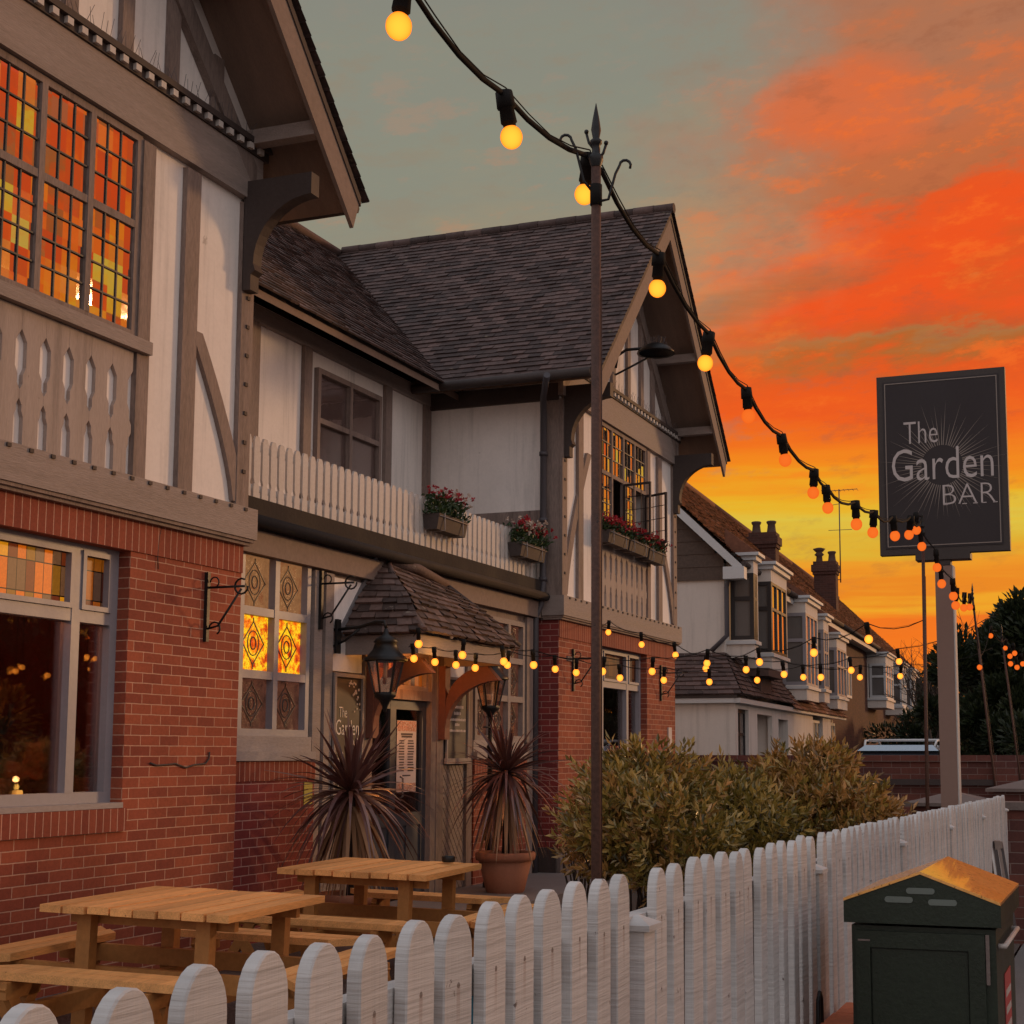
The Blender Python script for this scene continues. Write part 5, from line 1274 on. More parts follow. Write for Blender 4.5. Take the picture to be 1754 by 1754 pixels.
def festoon(label, anchors, bulbs, mats, r=.029, cable=.0045, wire=True, near=False, rs=None):
    """anchors: start / end points of the cable; bulbs: centre of each bulb in order"""
    mid = bulbs[len(bulbs) // 2]
    t = thing('festoon_string', label, 'string lights', mid, 0, 'strings of festoon bulbs over the beer garden')
    q = random.Random(len(label)); P = [Vector(anchors[0])]; tops = []
    for i, c in enumerate(bulbs):
        tl = Vector((q.uniform(-.14,.14), q.uniform(-.14,.14), 1)).normalized(); rr = rs[i] if rs else r
        tops.append((Vector(c), tl, rr)); P.append(Vector(c) + tl * (rr * 3.9))
    P.append(Vector(anchors[1]))
    # smooth the cable a little between the holders
    Q = []
    for i in range(len(P) - 1):
        a, bb = P[i], P[i+1]; L = (bb - a).length
        for k in range(4):
            s_ = k / 4; Q.append(a.lerp(bb, s_) + Vector((0,0,-.055 * L * 4 * s_ * (1 - s_))))
    Q.append(P[-1])
    b = MB(); b.tube(Q, cable, 6)
    if wire: b.tube([p + Vector((.004, 0, cable * 1.6 + .006 * sin(i * 1.7))) for i, p in enumerate(Q)], cable * .3, 4)
    b.build('cable', M['black_plastic'], t)
    for i, (c, tl, rr) in enumerate(tops):
        b = MB(); n, m_ = (18, 12) if near and rr > .02 else (12, 8)
        b.ball(c, rr, n, m_, 1.06); o = b.build('bulb', mats(i) if callable(mats) else mats, t)
        h = MB(); h.tube([c + tl * rr * .9, c + tl * rr * 1.25, c + tl * rr * 1.3, c + tl * rr * 2.6, c + tl * rr * 2.65, c + tl * rr * 4.1], [k_ * rr * (1 if near else .78) for k_ in (.55, .62, .74, .66, .86, .78)], 10)
        h.build('lamp_holder', M['black_plastic'], o)
    return t
XA = -1.45
mainb = [(683, 45), (876, 235), (1001, 333), (1126, 494), (1208, 622), (1282, 713), (1345, 788), (1393, 844), (1418, 870), (1467, 898), (1495, 912), (1533, 918), (1557, 916)]
pts = [on_x(XA, *p) for p in mainb]
festoon('heavy black cable of large bulbs sweeping down from over the camera to the near pole', (on_x(XA, 560, -120), at_depth(4.2, 1015, 268)), pts[:3], M['bulb_near'], .029, .0075, near=True)
festoon('long string of bulbs dropping from the near pole across the sunset to the sign', (at_depth(4.2, 1029, 290), at_depth(11.4, 1578, 890)), pts[3:], lambda i: M['bulb_near'] if i < 2 else M['bulb_red'], .029, .0075, near=True, rs=[.029]*6 + [.033]*4)
def Zl(pl, z0, z1):
    x0, x1 = pl[0][0], pl[-1][0]
    return [at_depth(z0 + (z1 - z0) * (p[0] - x0) / max(1, x1 - x0), *p) for p in pl]
s5 = [at_depth(z, *p) for z, p in zip((11.35, 11.38, 11.42, 11.46, 11.5, 11.6, 13.2, 14.8), [(1570,908),(1579,936),(1605,972),(1613,1000),(1633,1021),(1637,1037),(1651,1041),(1661,1040)])]
festoon('string of orange bulbs running down behind the sign post to the leaning pole', (at_depth(11.5, 1580, 885), at_depth(15.9, 1664, 1015)), s5, M['bulb_red'], .034)
s1 = [(709,1128),(745,1134),(781,1139),(814,1144),(869,1139),(951,1146),(987,1152),(1062,1161),(1137,1165),(1215,1168),(1297,1165),(1376,1160),(1473,1160),(1542,1158)]
festoon('lowest string of yellow bulbs from the porch across the far garden', (at_depth(13.5, 700, 1108), at_depth(17.5, 1700, 1110)), Zl(s1, 13.5, 17), M['bulb'], .034, .004)
s2 = [(717,1103),(792,1122),(863,1133),(914,1139),(1032,1150),(1117,1150),(1211,1136),(1278,1147),(1343,1155),(1406,1160),(1458,1148),(1540,1133)]
festoon('middle string of yellow bulbs starting on the porch fascia', (at_depth(13.4, 708, 1090), at_depth(17, 1690, 1060)), Zl(s2, 13.35, 16.5), M['bulb'], .036, .004)
s3 = [(1042,1083),(1099,1104),(1157,1122),(1209,1145),(1301,1134),(1394,1118),(1488,1095)]
festoon('upper string of bulbs dipping from the far brick wing to the pole by the sign', (on_x(FX + .1, 1012, 1068), at_depth(11.5, 1582, 1062)), Zl(s3, 18.2, 12.5), M['bulb'], .036, .004)
s4 = [(1678,1143),(1697,1089),(1722,1110)]
festoon('three dim bulbs hanging between the two leaning poles', (at_depth(15.9, 1668, 1050), at_depth(19, 1714, 1085)), Zl(s4, 16, 18.8), M['bulb_red'], .029, .004)
s6 = [(1730,1124),(1738,1119),(1731,1137),(1742,1143),(1752,1137)]
festoon('tight cluster of orange bulbs at the right edge by the far leaning pole', (at_depth(19, 1716, 1090), at_depth(19, 1790, 1095)), Zl(s6, 19, 19), M['bulb_red'], .033, .004)

# ---------------------------------------------------------------- things inside the big window, with added reflection bulbs
def reflected_bulb(label, x, y, X=-7.7):  # bulbs on cords added inside to imitate festoon reflections in the glass
    c = on_x(X, x, y); t = thing('reflection_bulb', label, 'light bulb', c, 0, 'small bulbs added behind the big window as festoon reflections'); b = MB(); b.ball(c, .022, 10, 7); b.build('bulb', M['bulb'], t)
    b = MB(); b.tube([c + Vector((0,0,.02)), (c.x, c.y, 2.94)], .003, 5); b.build('cord', M['black_plastic'], t)
reflected_bulb('left added bulb imitating a festoon reflection in the wide pane of the big window', 27, 1150); reflected_bulb('right added bulb imitating a festoon reflection in the wide pane of the big window', 38, 1143)
reflected_bulb('single added bulb imitating a festoon reflection beside the mullion of the big window', 82, 1157); reflected_bulb('left added bulb imitating a festoon reflection in the narrow side pane', 149, 1125); reflected_bulb('right added bulb imitating a festoon reflection in the narrow side pane', 163, 1128)
c = on_x(-6.925, 30, 1357); c.z = 1.112
t = thing('pillar_candle', 'lit cream pillar candle on the sill of the big brick framed window', 'candle', c)
b = MB(); b.lathe([(.001, 0), (.032, 0), (.033, .09), (.028, .1), (.001, .095)], c, 16); b.build('wax', M['wax_lit'] if 'wax_lit' in M else M['wax'], t)
b = MB(); b.lathe([(.001, 0), (.008, .01), (.010, .02), (.005, .035), (.001, .045)], c + Vector((0,0,.10)), 10); b.build('flame', M['flame'], t)
rng = random.Random(5)
def inside_plant(label, c, r, n, L, W, m, seed, potz):
    rng = random.Random(seed); c = Vector(c); t = thing('indoor_plant', label, 'plant', (c.x, c.y, potz), 0); b = MB()
    for k in range(n):
        v = Vector((rng.gauss(0,1), rng.gauss(0,1), rng.gauss(0,1))).normalized() * rng.uniform(.5, 1)
        p = c + Vector((v.x * r[0], v.y * r[1], v.z * r[2])); leaf(b, p, v + Vector((0,0,.3)), L, W, None, .3, rng)
    b.build('leaves', m, t); b = MB(); b.tube([(c.x, c.y, potz), c], .012, 6)
    for k in range(5): b.tube([c - Vector((0,0,.15)), c + Vector((rng.uniform(-.7,.7) * r[0], rng.uniform(-.8,.8) * r[1], rng.uniform(-.3,.8) * r[2]))], .006, 5)
    b.build('stem', M['bark'], t); b = MB(); b.lathe([(.08, 0), (.11, .16), (.10, .16)], (c.x, c.y, potz), 14); b.build('pot', M['terra'], t)
inside_plant('ochre leafed plant standing inside the big window', on_x(-7.4, 5, 1230), (.15, .30, .26), 330, .055, .026, M['gold_leaf'], 2, 1.12)
inside_plant('dark plant with pale leaf edges inside the narrow side pane', on_x(-7.15, 156, 1322), (.07, .12, .12), 60, .09, .04, M['green_leaf'], 3, 1.12)
b = MB(); b.box(-7.7, -7.06, C1 - 1.4, C1 + 1.3, 1.08, 1.118); o = b.build('window_shelf', M['roomdark'], pub)

# ---------------------------------------------------------------- garden walls behind
t = thing('brick_wall', 'long dark red garden wall closing the beer garden behind the laurels', 'wall', (-2, 21.0, GZ))
b = MB(); b.box(-6.74, 4.5, 20.92, 21.15, GZ - .1, 1.34); b.build('brickwork', M['brick_garden'], t)
b = MB(); b.box(-6.74, 4.5, 20.88, 21.19, 1.34, 1.43); b.build('coping', M['coping_dark'] if 'coping_dark' in M else M['brick_garden'], t)
b = MB()
for x in (-4.2, -1.7, .8): b.box(x - .16, x + .16, 20.80, 20.92, GZ - .1, 1.34)
b.build('pier', M['brick_garden'], t)
b = MB(); b.box(-6.7, 4.4, 20.84, 20.87, 1.02, 1.10); b.box(-6.7, 4.4, 20.84, 20.87, .45, .53); b.build('rail', M['timber_dark'], t)
b = MB(); b.prism([(-3.95, 20.80, 1.18), (-3.85, 20.80, 1.18), (-3.85, 20.80, 1.42), (-3.95, 20.80, 1.42)], (0,-.05,0)); b.build('plate', M['stone'], t)
t = thing('brick_wall', 'low red brick wall with a stone coping beyond the end of the white fence', 'wall', (.3, 13.0, GZ))
b = MB(); b.box(-1.10, 2.1, 12.95, 13.18, GZ - .1, .98); b.build('brickwork', M['brick_garden'], t)
b = MB(); b.box(-1.14, 2.12, 12.91, 13.22, .98, 1.045); b.build('coping', M['stone'], t)
def pier(label, x, y, w, zc):
    t = thing('brick_pier', label, 'gate pier', (x, y, GZ), 0, 'brick piers with pyramid caps'); b = MB(); b.box(x - w*.42, x + w*.42, y - w*.42, y + w*.42, GZ - .1, zc); b.build('brickwork', M['brick_garden'], t)
    b = MB(); h = w * .5; b.add([(x-h,y-h,zc),(x+h,y-h,zc),(x+h,y+h,zc),(x-h,y+h,zc),(x-h,y-h,zc+.03),(x+h,y-h,zc+.03),(x+h,y+h,zc+.03),(x-h,y+h,zc+.03),(x,y,zc+.13)],
        [(0,3,2,1),(0,1,5,4),(1,2,6,5),(2,3,7,6),(3,0,4,7),(4,5,8),(5,6,8),(6,7,8),(7,4,8)]); b.build('cap', M['stone'], t)
    return t
pier('wide brick pier with a pyramid stone cap and small spike behind the fence end', -.92, 14.6, .85, 1.10)
b = MB(); b.tube([(-.86, 14.6, 1.2), (-.86, 14.6, 1.30)], .02, 6); b.build('spike', M['stone'], bpy.data.objects['brick_pier'])
pier('lower brick pier with a pyramid stone cap left of the wide pier', -1.62, 14.0, .8, .98)
t = thing('bed_edging', 'dark low timber edging of the planting bed behind the fence', 'bed edging', (-4, 12.6, GZ))
b = MB(); b.box(-5.6, -1.4, 11.0, 11.08, GZ, GZ + .22); b.build('board', M['timber_dark'], t)
sheet('planting_bed', -5.6, -1.4, 11.08, 16.5, GZ + .02, M['soil'])

# ---------------------------------------------------------------- terrace of houses (local frame turned 3.13 degrees)
RZ = radians(3.13)
def place(o, base):
    o.location = Matrix.Rotation(RZ, 3, 'Z') @ Vector(base); o.rotation_euler = (0, 0, RZ)
HX = -6.0; EZ = 5.2; RX = -9.35; RDZ = 8.8
def bay(parent, X, y0, y1, z0, z1, fm, seed=0, wall=None, ztop=None):
    q = random.Random(seed); wall = wall or M['plaster_house']; ztop = ztop or z1 + .25
    b = MB(); b.box(HX, X, y0, y1, z0 - .35, z0); b.box(HX, X, y0, y1, z1, ztop); b.box(HX + .001, HX + .05, y0, y1, z0, z1); b.box(X - .12, X, y1 - .1, y1, z0, z1); w = b.build('bay', wall, parent)
    b = MB(); b.box(HX, X + .07, y0 - .07, y1 + .07, ztop, ztop + .09); b.box(HX, X + .13, y0 - .13, y1 + .13, ztop + .09, ztop + .15); b.box(HX, X + .05, y0 - .05, y1 + .05, z0 - .09, z0 - .02); b.build('cornice', M['house_white'], w)
    b = MB(); s_ = ztop + .15
    b.prism([(HX, y0 - .1, s_), (X + .1, y0 - .1, s_), (HX, y0 - .1, s_ + .5)], (0, y1 - y0 + .2, 0)); b.build('bay_roof', M['tile_house'], w)
    # near side window (faces the camera) and front window
    f = MB(); zm = z0 + (z1 - z0) * .62; fw = .08
    xa, xb = HX + .08, X
    yy = y0
    for (a, bb, c, d) in ((xa, xa + fw, z0, z1), (xb - fw, xb, z0, z1), (xa + fw, xb - fw, z0, z0 + fw), (xa + fw, xb - fw, z1 - fw, z1), (xa + fw, xb - fw, zm - .04, zm + .04)): f.box(a, bb, yy, yy + .07, c, d)
    f.build('window_frame', fm, w)
    p = MB(); p.box(xa + fw, xb - fw, y0 + .04, y0 + .045, z0 + fw, z1 - fw); p.build('pane', M['side_pane'], w)
    n = 3 if y1 - y0 > 1.2 else 2
    f = MB(); yw = (y1 - y0 - .2) / n
    for k in range(n + 1):
        yc = y0 + .1 + k * yw; f.box(X - .06, X + .002, yc - .04, yc + .04, z0, z1)
    for k in range(n):
        ya = y0 + .1 + k * yw + .04; yb = ya + yw - .08
        for (c, d) in ((z0, z0 + .06), (z1 - .06, z1), (zm - .03, zm + .03)): f.box(X - .055, X, ya, yb, c, d)
    f.build('window_frame', fm, w)
    p = MB(); p.box(X - .035, X - .03, y0 + .1, y1 - .1, z0 + .05, z1 - .05); p.build('pane', M['front_pane'], w)
    return w
M['side_pane'] = surf('window with grey blind', (.125,.115,.11), .35, .15, 3, 30, .1, .05, 30, spec=.5)
M['front_pane'] = glassmat('bay glass facing the sunset', .95, 1.0, (.3,.25,.2,1), .06, (1,.92,.8,1))
def house(label, y0, y1, wall, bays, ground, fm, near_gable=False, eh=EZ):
    base = ((HX + RX) / 2, (y0 + y1) / 2, GZ)
    t = thing('terraced_house', label, 'house', base, 0, 'terraced houses beyond the pub')
    b = MB(); b.box(2 * RX - HX, HX, y0, y1, GZ - .2, eh); b.build('wall', wall, t)
    b = MB(); T0 = Vector((RX, y0, RDZ)); T1 = Vector((RX, y1, RDZ)); E0 = Vector((HX + .42, y0, eh - .02)); E1 = Vector((HX + .42, y1, eh - .02)); ya = y0 - (.28 if near_gable else 0)
    T0.y = ya; E0.y = ya
    tiles(b, T0, T1, E0, E1, 34, .30, .03, .010); rf = b.build('roof', M['tile_house'], t)
    b = MB(); b.prism([(RX, ya + .02, RDZ - .03), (HX + .38, ya + .02, eh - .06), (HX + .38, ya + .02, eh - .12), (RX, ya + .02, RDZ - .14)], (0, y1 - ya - .02, 0)); b.prism([(RX, ya, RDZ - .02), (2 * RX - HX - .3, ya, eh), (2 * RX - HX - .3, ya, eh - .1), (RX, ya, RDZ - .12)], (0, y1 - ya, 0)); b.build('roof_deck', M['soffit'], t)
    b = MB(); b.tube([(RX, ya, RDZ + .02), (RX, y1, RDZ + .02)], .10, 8); b.build('ridge', M['tile_house'], t)
    b = MB(); b.box(HX, HX + .35, y0, y1, eh - .2, eh - .14); b.box(HX + .35, HX + .38, y0, y1, eh - .26, eh - .06); b.build('fascia', M['house_white'], t)
    b = MB(); b.tube([(HX + .45, ya, eh - .07), (HX + .45, y1, eh - .07)], .06, 8); b.build('gutter', M['timber_dark'], t)
    b = MB(); b.prism([(RX, y1 - .02, RDZ - .1), (HX, y1 - .02, eh - .1), (2 * RX - HX, y1 - .02, eh - .1)], (0, .01, 0)); b.prism([(RX, y0 + .02, RDZ - .1), (HX, y0 + .02, eh - .1), (2 * RX - HX, y0 + .02, eh - .1)], (0, .01, 0)); b.build('gable', wall, t)
    if near_gable:
        b = MB()
        for k in range(13):
            z = 4.87 + k * .26; xr = HX - max(0, (z - eh)) * 3.35 / 3.6; xl = 2 * RX - xr
            if z > 8.5: break
            b.prism([(xl, y0 - .025, z), (xr, y0 - .025, z), (xr, y0 - .04, z + .0), (xl, y0 - .04, z)], (0,0,.262))
            b.prism([(xl, y0 - .052, z - .01), (xr, y0 - .052, z - .01), (xr, y0 - .04, z - .01), (xl, y0 - .04, z - .01)], (0,0,.03))
        b.build('gable_boarding', M['shingle'], t)
        b = MB(); a = Vector((RX, y0 - .29, RDZ - .06)); e = Vector((HX + .42, y0 - .29, eh - .10)); b.prism([a, e, e - Vector((0,0,.20)), a - Vector((0,0,.22))], (0,.03,0)); b.build('bargeboard', M['house_white'], t)
        b = MB(); b.box(HX + .04, HX + .46, y0 - .30, y0 - .02, eh - .36, eh - .12); b.build('kneeler', M['house_white'], t)
        b = MB(); b.tube([(HX + .40, y0 - .1, eh - .12), (HX + .1, y0 - .06, eh - .35), (HX + .06, y0 - .06, eh - .5), (HX + .06, y0 - .06, 3.75), (HX - .25, y0 - .1, 3.45)], .05, 8); b.build('downpipe', M['pipe'], t)
    for k, args in enumerate(bays): bay(t, *args, seed=k)
    for (X, a, bb, c, d, mat, kind) in ground:
        f = MB(); f.box(X, X + .04, a, a + .08, c, d); f.box(X, X + .04, bb - .08, bb, c, d); f.box(X, X + .04, a + .08, bb - .08, d - .08, d); f.box(X, X + .04, a + .08, bb - .08, c, c + .08); f.box(X, X + .04, (a + bb) / 2 - .04, (a + bb) / 2 + .04, c + .08, d - .08)
        w = f.build(kind, mat, t); p = MB(); p.box(X + .002, X + .008, a + .08, bb - .08, c + .08, d - .08); p.build('pane', M['side_pane'] if kind == 'window' else M['carglass'], w)
    return t, base
M['shingle'] = surf('dark stained gable boarding', (.10,.07,.055), .8, .25, 1.2, 20, .3, .4, 20)
M['coping_dark'] = surf('dark coping', (.10,.075,.065), .85, .3, 2, 40, .3, .4, 30)
WD, WG, WB = M['house_dark'], M['frame'], M['house_white']
h1, b1 = house('white rendered end house with a boarded gable and dark framed box bays', 28.3, 33.2, M['plaster_house'], [(-5.45, 28.5, 28.95, 3.68, 5.0, WD), (-5.30, 29.6, 31.5, 3.5, 4.95, WD)], [], WD, True)
h2, b2 = house('pale rendered house with grey framed bays, second in the row', 33.2, 42.5, M['plaster_house'], [(-5.35, 34.4, 36.3, 3.05, 4.75, WG), (-5.38, 37.5, 38.4, 3.1, 4.6, WG), (-5.35, 39.7, 41.7, 3.0, 4.3, WG)], [], WG)
h3, b3 = house('brown brick house with a white framed bay beyond the pale houses', 42.5, 56.5, M['brick_house'], [(-5.35, 52.3, 55.0, 3.4, 4.6, WB)], [(-5.98, 46, 47.5, 3.2, 4.5, WB, 'window')], WB)
h4, b4 = house('last brown brick house at the far end of the terrace', 56.5, 70, M['brick_house'], [(-5.35, 58.2, 60.2, 3.3, 4.6, WB), (-5.35, 62.6, 64.6, 3.4, 4.6, WB)], [], WB)
# single storey front part of the first two houses
AX = -5.6; AZ = 2.5
b = MB(); b.box(-9.5, AX - .1, 27.3, 28.3, GZ - .2, AZ)
for (a, bb) in ((28.3, 29.4), (31.3, 31.9)): b.box(HX, AX - .1, a, bb, GZ - .2, AZ)
b.box(AX - .1, AX, 27.3, 27.55, GZ - .2, AZ); b.box(AX - .1, AX, 28.6, 29.5, GZ - .2, AZ); b.box(AX - .1, AX, 31.2, 31.95, GZ - .2, AZ); b.box(AX - .1, AX, 27.55, 28.6, 2.3, AZ); b.box(AX - .1, AX, 29.5, 31.2, 2.25, AZ); b.box(AX - .1, AX, 27.55, 28.6, GZ - .2, .9); b.box(AX - .1, AX, 31.95, 33.2, 2.2, AZ)
b.build('front_extension', M['plaster_house'], h1)
b = MB(); b.box(HX, AX, 33.2, 36.9, GZ - .2, 2.4); b.box(HX, AX, 38.6, 40.1, GZ - .2, 2.4); b.box(HX, AX, 36.9, 38.6, GZ - .2, .9); b.box(HX, AX - .25, 36.9, 38.6, .9, 2.4); b.box(HX, AX - .25, 40.1, 42.3, GZ - .2, 2.4); b.build('front_extension', M['plaster_house'], h2)
def win(parent, X, a, bb, c, d, m, n=2):
    f = MB(); f.box(X, X + .05, a, a + .07, c, d); f.box(X, X + .05, bb - .07, bb, c, d); f.box(X, X + .05, a + .07, bb - .07, d - .07, d); f.box(X, X + .05, a + .07, bb - .07, c, c + .07)
    for k in range(1, n): yy = a + (bb - a) * k / n; f.box(X, X + .05, yy - .03, yy + .03, c + .07, d - .07)
    f.box(X + .001, X + .045, a + .07, bb - .07, c + (d - c) * .66 - .03, c + (d - c) * .66 + .03)
    w = f.build('window', m, parent); p = MB(); p.box(X + .01, X + .02, a + .07, bb - .07, c + .07, d - .07); p.build('pane', M['side_pane'], w)
win(h1, AX - .12, 27.55, 28.6, .9, 2.3, WD, 2); win(h1, AX - .3, 31.95, 33.2, GZ, 2.2, WD, 3)
win(h2, AX - .12, 36.9, 38.6, .9, 2.3, WB, 3); win(h2, AX - .2, 40.1, 42.0, .4, 2.3, WB, 3)
b = MB(); ev = .16
tiles(b, (HX, 28.25, 3.42), (HX, 33.2, 3.42), (AX + ev, 27.3 - ev, AZ + .06), (AX + ev, 33.2, AZ + .06), 9, .28, .03, .008)
tiles(b, (-9.5, 28.25, 3.42), (HX, 28.25, 3.42), (-9.5, 27.3 - ev, AZ + .06), (AX + ev, 27.3 - ev, AZ + .06), 10, .28, .03, .008)
b.build('lean_to_roof', M['tile'], h1)
b = MB(); tiles(b, (HX, 33.2, 3.2), (HX, 42.2, 3.2), (AX + ev, 33.2, 2.46), (AX + ev, 42.4, 2.46), 8, .28, .03, .008); b.build('lean_to_roof', M['tile_house'], h2)
b = MB(); b.box(AX, AX + .12, 27.2, 42.4, AZ - .10, AZ - .01); b.box(-9.5, AX, 27.18, 27.3, AZ - .10, AZ - .01); b.build('lean_to_fascia', M['house_white'], h1)
b = MB(); b.box(-9.5, AX + .06, 27.16, 28.2, AZ - .005, AZ + .05); b.build('lean_to_gutter', M['timber_dark'], h1)
b = MB(); b.box(HX, -5.30, 29.2, 30.9, 3.0, 3.16); b.box(HX, -5.5, 29.4, 30.6, 2.7, 3.0); b.build('bay_base', M['tile'], h1)
for o, hh in ((h1, b1), (h2, b2), (h3, b3), (h4, b4)): place(o, hh)
ROOTM_h = None
def chimney(parent, x0, x1, y0, y1, zb, zt, pots, cowl=True):
    M_ = ROOTM[parent.name]
    b = MB(); b.box(x0 + .06, x1 - .06, y0 + .06, y1 - .06, zb, zt - .45); b.box(x0 + .02, x1 - .02, y0 + .02, y1 - .02, zt - .45, zt - .35); b.box(x0 - .02, x1 + .02, y0 - .02, y1 + .02, zt - .35, zt - .12); b.box(x0 + .04, x1 - .04, y0 + .04, y1 - .04, zt - .12, zt)
    c = b.build('chimney', M['brick_house'], parent)
    for k in range(pots):
        xx = x0 + (x1 - x0) * (k + .5) / pots; p = MB()
        p.lathe([(.15, 0), (.13, .08), (.11, .25), (.14, .3), (.15, .34), (.12, .36)] if k or not cowl else [(.12, 0), (.10, .2), (.17, .26), (.10, .34), (.15, .38), (.22, .46), (.08, .5)], (xx, (y0 + y1) / 2, zt), 12); p.build('chimney_pot', M['terra_dark'], c)
    return c
M['terra_dark'] = surf('sooty clay pot', (.09,.05,.035), .8, .25, 4, 30, .2, .2, 30)
chimney(h2, -8.10, -7.22, 41.4, 42.1, 6.3, 7.78, 2, False)
ch = chimney(h3, -7.48, -6.62, 49.6, 50.3, 5.9, 7.95, 2)
b = MB(); b.tube([(-6.52, 49.7, 7.2), (-6.52, 49.7, 10.4)], .022, 6); b.tube([(-6.62, 49.7, 7.3), (-6.5, 49.7, 7.3)], .015, 5); b.tube([(-6.62, 49.7, 7.7), (-6.5, 49.7, 7.7)], .015, 5)
b.tube([(-7.1, 49.7, 10.35), (-5.9, 49.7, 10.38)], .012, 5)
for k in range(9): x = -7.1 + k * .15; b.tube([(x, 49.5, 10.36), (x, 49.9, 10.36)], .008, 4)
b.tube([(-6.9, 49.7, 9.0), (-6.1, 49.7, 9.0)], .010, 5); b.tube([(-6.9, 49.7, 9.85), (-6.5, 49.7, 9.9)], .010, 5); b.build('aerial', M['pipe'], h3)
# ---------------------------------------------------------------- parked car
base = Vector((-3.9, 26.2, GZ - .04))
t = thing('parked_car', 'silver blue estate car with roof rails parked beyond the garden wall', 'car', base)
def carsec(y, w, z0, z1): return [(-w, y, z0), (w, y, z0), (w * .97, y, z1), (-w * .97, y, z1)]
b = MB(); secs = [(-2.25, .78, .35, .78), (-2.15, .86, .28, .95), (-1.2, .90, .24, 1.05), (1.9, .90, .24, 1.05), (2.2, .84, .3, .98), (2.28, .76, .4, .8)]
vs = []; fs = []
for y, w, z0, z1 in secs: vs += [base + Vector(p) for p in carsec(y, w, z0, z1)]
for i in range(len(secs) - 1):
    for k in range(4): fs.append((i*4+k, (i+1)*4+k, (i+1)*4+(k+1)%4, i*4+(k+1)%4))
fs += [(0,1,2,3), tuple(len(vs)-1-k for k in range(4))]; b.add(vs, fs)
body = b.build('body', M['carpaint'], t)
b = MB(); cs = [(-1.0, .84, 1.04, 1.06), (-.35, .76, 1.04, 1.66), (1.7, .76, 1.04, 1.66), (2.1, .82, 1.04, 1.10)]
vs = []; fs = []
for y, w, z0, z1 in cs: vs += [base + Vector(p) for p in ((-w - .03, y, z0), (w + .03, y, z0), (w * .88, y, z1), (-w * .88, y, z1))]
for i in range(3):
    for k in range(4): fs.append((i*4+k, (i+1)*4+k, (i+1)*4+(k+1)%4, i*4+(k+1)%4))
fs += [(0,1,2,3), (15,14,13,12)]; b.add(vs, fs); b.build('windows', M['carglass'], t)
b = MB(); vs = [base + Vector(p) for p in ((-.70, -.42, 1.66), (.70, -.42, 1.66), (.70, 1.75, 1.66), (-.70, 1.75, 1.66), (-.58, -.25, 1.76), (.58, -.25, 1.76), (.58, 1.65, 1.76), (-.58, 1.65, 1.76))]
b.add(vs, [(0,3,2,1),(4,5,6,7),(0,1,5,4),(1,2,6,5),(2,3,7,6),(3,0,4,7)]); b.build('car_roof', M['carpaint'], t)
b = MB()
for sx in (-1, 1): b.tube([base + Vector((sx*.6, -.2, 1.73)), base + Vector((sx*.62, 0, 1.84)), base + Vector((sx*.62, 1.4, 1.84)), base + Vector((sx*.6, 1.6, 1.73))], .02, 6)
b.tube([base + Vector((-.62, .3, 1.85)), base + Vector((.62, .3, 1.85))], .022, 6); b.tube([base + Vector((-.62, 1.2, 1.85)), base + Vector((.62, 1.2, 1.85))], .022, 6); b.build('roof_rail', M['house_white'], t)
for sx in (-1, 1):
    for y in (-1.4, 1.45):
        b = MB(); c = base + Vector((sx * .80, y, .32)); b.tube([c - Vector((.1,0,0)), c + Vector((.1,0,0))], .32, 20); w = b.build('wheel', M['tyre'], t)
        b = MB(); b.tube([c - Vector((.105,0,0)), c + Vector((.105,0,0))], .19, 16); b.build('rim', M['carpaint'], w)
    b = MB(); b.box(base.x + sx*.62 - .14, base.x + sx*.62 + .14, base.y - 2.21, base.y - 2.14, base.z + .62, base.z + .78); b.build('headlight', M['side_pane'], t)
# ---------------------------------------------------------------- trees
def bare_tree(label, base, h, seed, r=.06, spread=.5, lv=5, name='bare_tree'):
    rng = random.Random(seed); base = Vector(base); t = thing(name, label, 'tree', base, 0, 'leafless trees beyond the garden wall')
    tr, tw = MB(), MB()
    def grow(p, d, L, r_, k):
        q = p + d * L * .5 + Vector((rng.uniform(-.05,.05), rng.uniform(-.05,.05), 0)) * L; e = p + d * L
        (tr if k < 2 else tw).tube([p, q, e], r_, 5 if k > 1 else 8, r_ * .62, cap=False)
        if k >= lv: return
        for _ in range(3 if k < 4 else 2):
            dd = (d + Vector((rng.gauss(0, spread), rng.gauss(0, spread), rng.gauss(.12, spread * .6)))).normalized()
            grow(e if rng.random() < .7 else q, dd, L * rng.uniform(.6, .85), r_ * .6, k + 1)
    grow(base, Vector((0,0,1)), h * .3, r, 0)
    tr.build('trunk', M['bark'], t); tw.build('twigs', M['bark'], t)
bare_tree('tall bare twiggy tree behind the pub sign post', (*G(1600, 1330, 42)[:2], GZ), 5.4, 3, .09, .42, 6)
bare_tree('bare spreading tree between the sign post and the dark evergreens', (*G(1655, 1330, 36)[:2], GZ), 4.9, 5, .09, .5, 7)
bare_tree('fine bare sapling far behind the brick houses', (*G(1560, 1330, 60)[:2], GZ), 6.0, 8, .08, .3, 6)
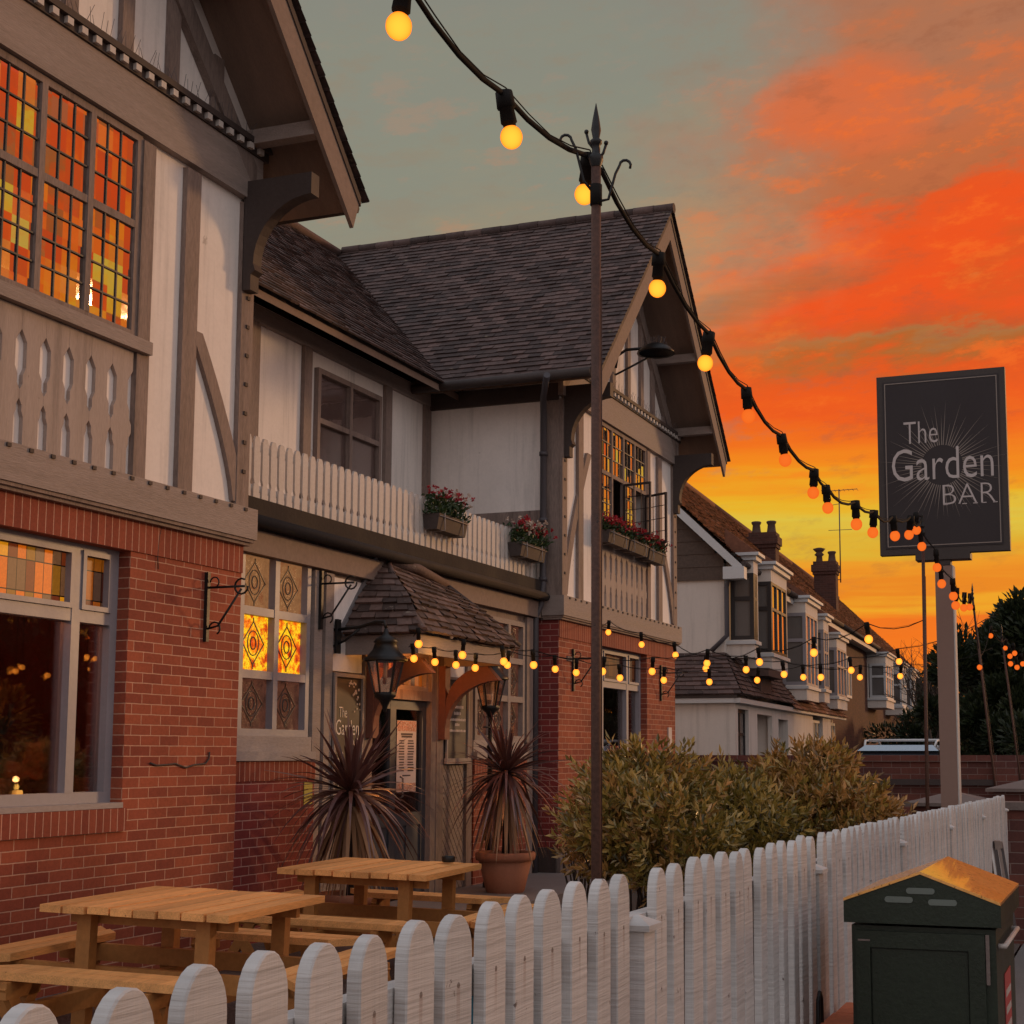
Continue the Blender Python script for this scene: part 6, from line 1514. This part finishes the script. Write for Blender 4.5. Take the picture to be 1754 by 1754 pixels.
def evergreen(label, c, r, n, seed, L=.16, W=.07, group='dark evergreens at the right edge'):
    rng = random.Random(seed); c = Vector(c); t = thing('evergreen_tree', label, 'tree', (c.x, c.y, GZ), 0, group)
    cl = [(c + Vector((rng.gauss(0,.45)*r[0], rng.gauss(0,.45)*r[1], rng.uniform(-.75,.75)*r[2])), rng.uniform(.22,.42)) for _ in range(26)]
    b = MB()
    for k in range(n):
        cc, rr = cl[k % len(cl)]; v = Vector((rng.gauss(0,1), rng.gauss(0,1), rng.gauss(0,1))).normalized() * rng.uniform(.5,1.05)
        p = cc + Vector((v.x * r[0] * rr, v.y * r[1] * rr, v.z * r[2] * rr))
        if p.z < GZ: continue
        leaf(b, p, v + Vector((0,0,.35)), L * rng.uniform(.6,1.2), W, None, .3, rng)
    b.build('crown', M['dark_leaf'], t)
    b = MB(); b.tube([(c.x, c.y, GZ), (c.x, c.y, c.z + r[2] * .4)], .14, 8, .05)
    for k in range(8): b.tube([(c.x, c.y, c.z - r[2]*.4 + k*.1), tuple(cl[k][0])], .05, 5, .015)
    b.build('trunk', M['bark'], t)
def EG(label, x, y, Z, rx, rz, n, seed, L=.2, W=.09):
    evergreen(label, G(x, y, Z), (rx, rx, rz), n, seed, L, W)
EG('tall dark evergreen filling the right edge above the garden wall', 1775, 1160, 34, 1.7, 1.9, 22000, 1)
EG('dark evergreen directly right of the pub sign post', 1716, 1240, 33, .95, 1.1, 11000, 2)
EG('dark evergreen with a ragged top between the two leaning poles', 1728, 1150, 36, 1.25, 1.5, 13000, 3)
EG('low dark evergreen behind the parked car and the pole', 1620, 1265, 48, 2.2, .9, 8000, 4)
EG('dark evergreen at the far end of the terrace', 1585, 1225, 75, 2.6, 2.2, 7000, 6, .3, .14)
EG('broad dark evergreen just outside the right edge', 1860, 1180, 33, 2.0, 2.2, 9000, 5)

for i_, (x_, y_, r_) in enumerate(((15, 27, 4.2), (15.5, 35, 4.6), (15, 43, 4.2), (14, 52, 4.4))):  # unseen trees added to keep bright sky out of the window reflections
    evergreen(('near', 'second', 'third', 'farthest')[i_] + ' unseen tree across the road, added to darken window reflections', (x_, y_, 2.0), (3.0, r_, 3.2), 9000, 30 + i_, .8, .5, 'unseen trees added across the road')
# ---------------------------------------------------------------- point lamps
def point(name, loc, e, c, r=.06):
    l = bpy.data.lights.new(name, 'POINT'); l.energy = e; l.color = c; l.shadow_soft_size = r; o = bpy.data.objects.new(name, l); COL.objects.link(o); o.location = loc
point('porch_lamp', (-6.7, 13.3, 2.40), 14, (1, .32, .07), .05)
point('room_fill', (-7.9, 7.4, 2.7), 60, (1, .35, .15), .1)  # unseen lamp added to brighten the bar room
point('candle_glow', on_x(-7.0, 30, 1335), .5, (1, .5, .15), .02)
point('bay_lamp', (-8.4, 19.4, 2.6), 4, (1, .45, .2), .1)
# a few of the festoon bulbs throw visible light on the porch beam and brick
for px, py in ((717,1103),(745,1134),(792,1122),(866,1136),(951,1146)):
    p = at_depth(13.9 if px < 900 else 15, px, py); point('festoon_glow', p + Vector((.03,0,0)), 1.5, (1, .45, .08), .03)
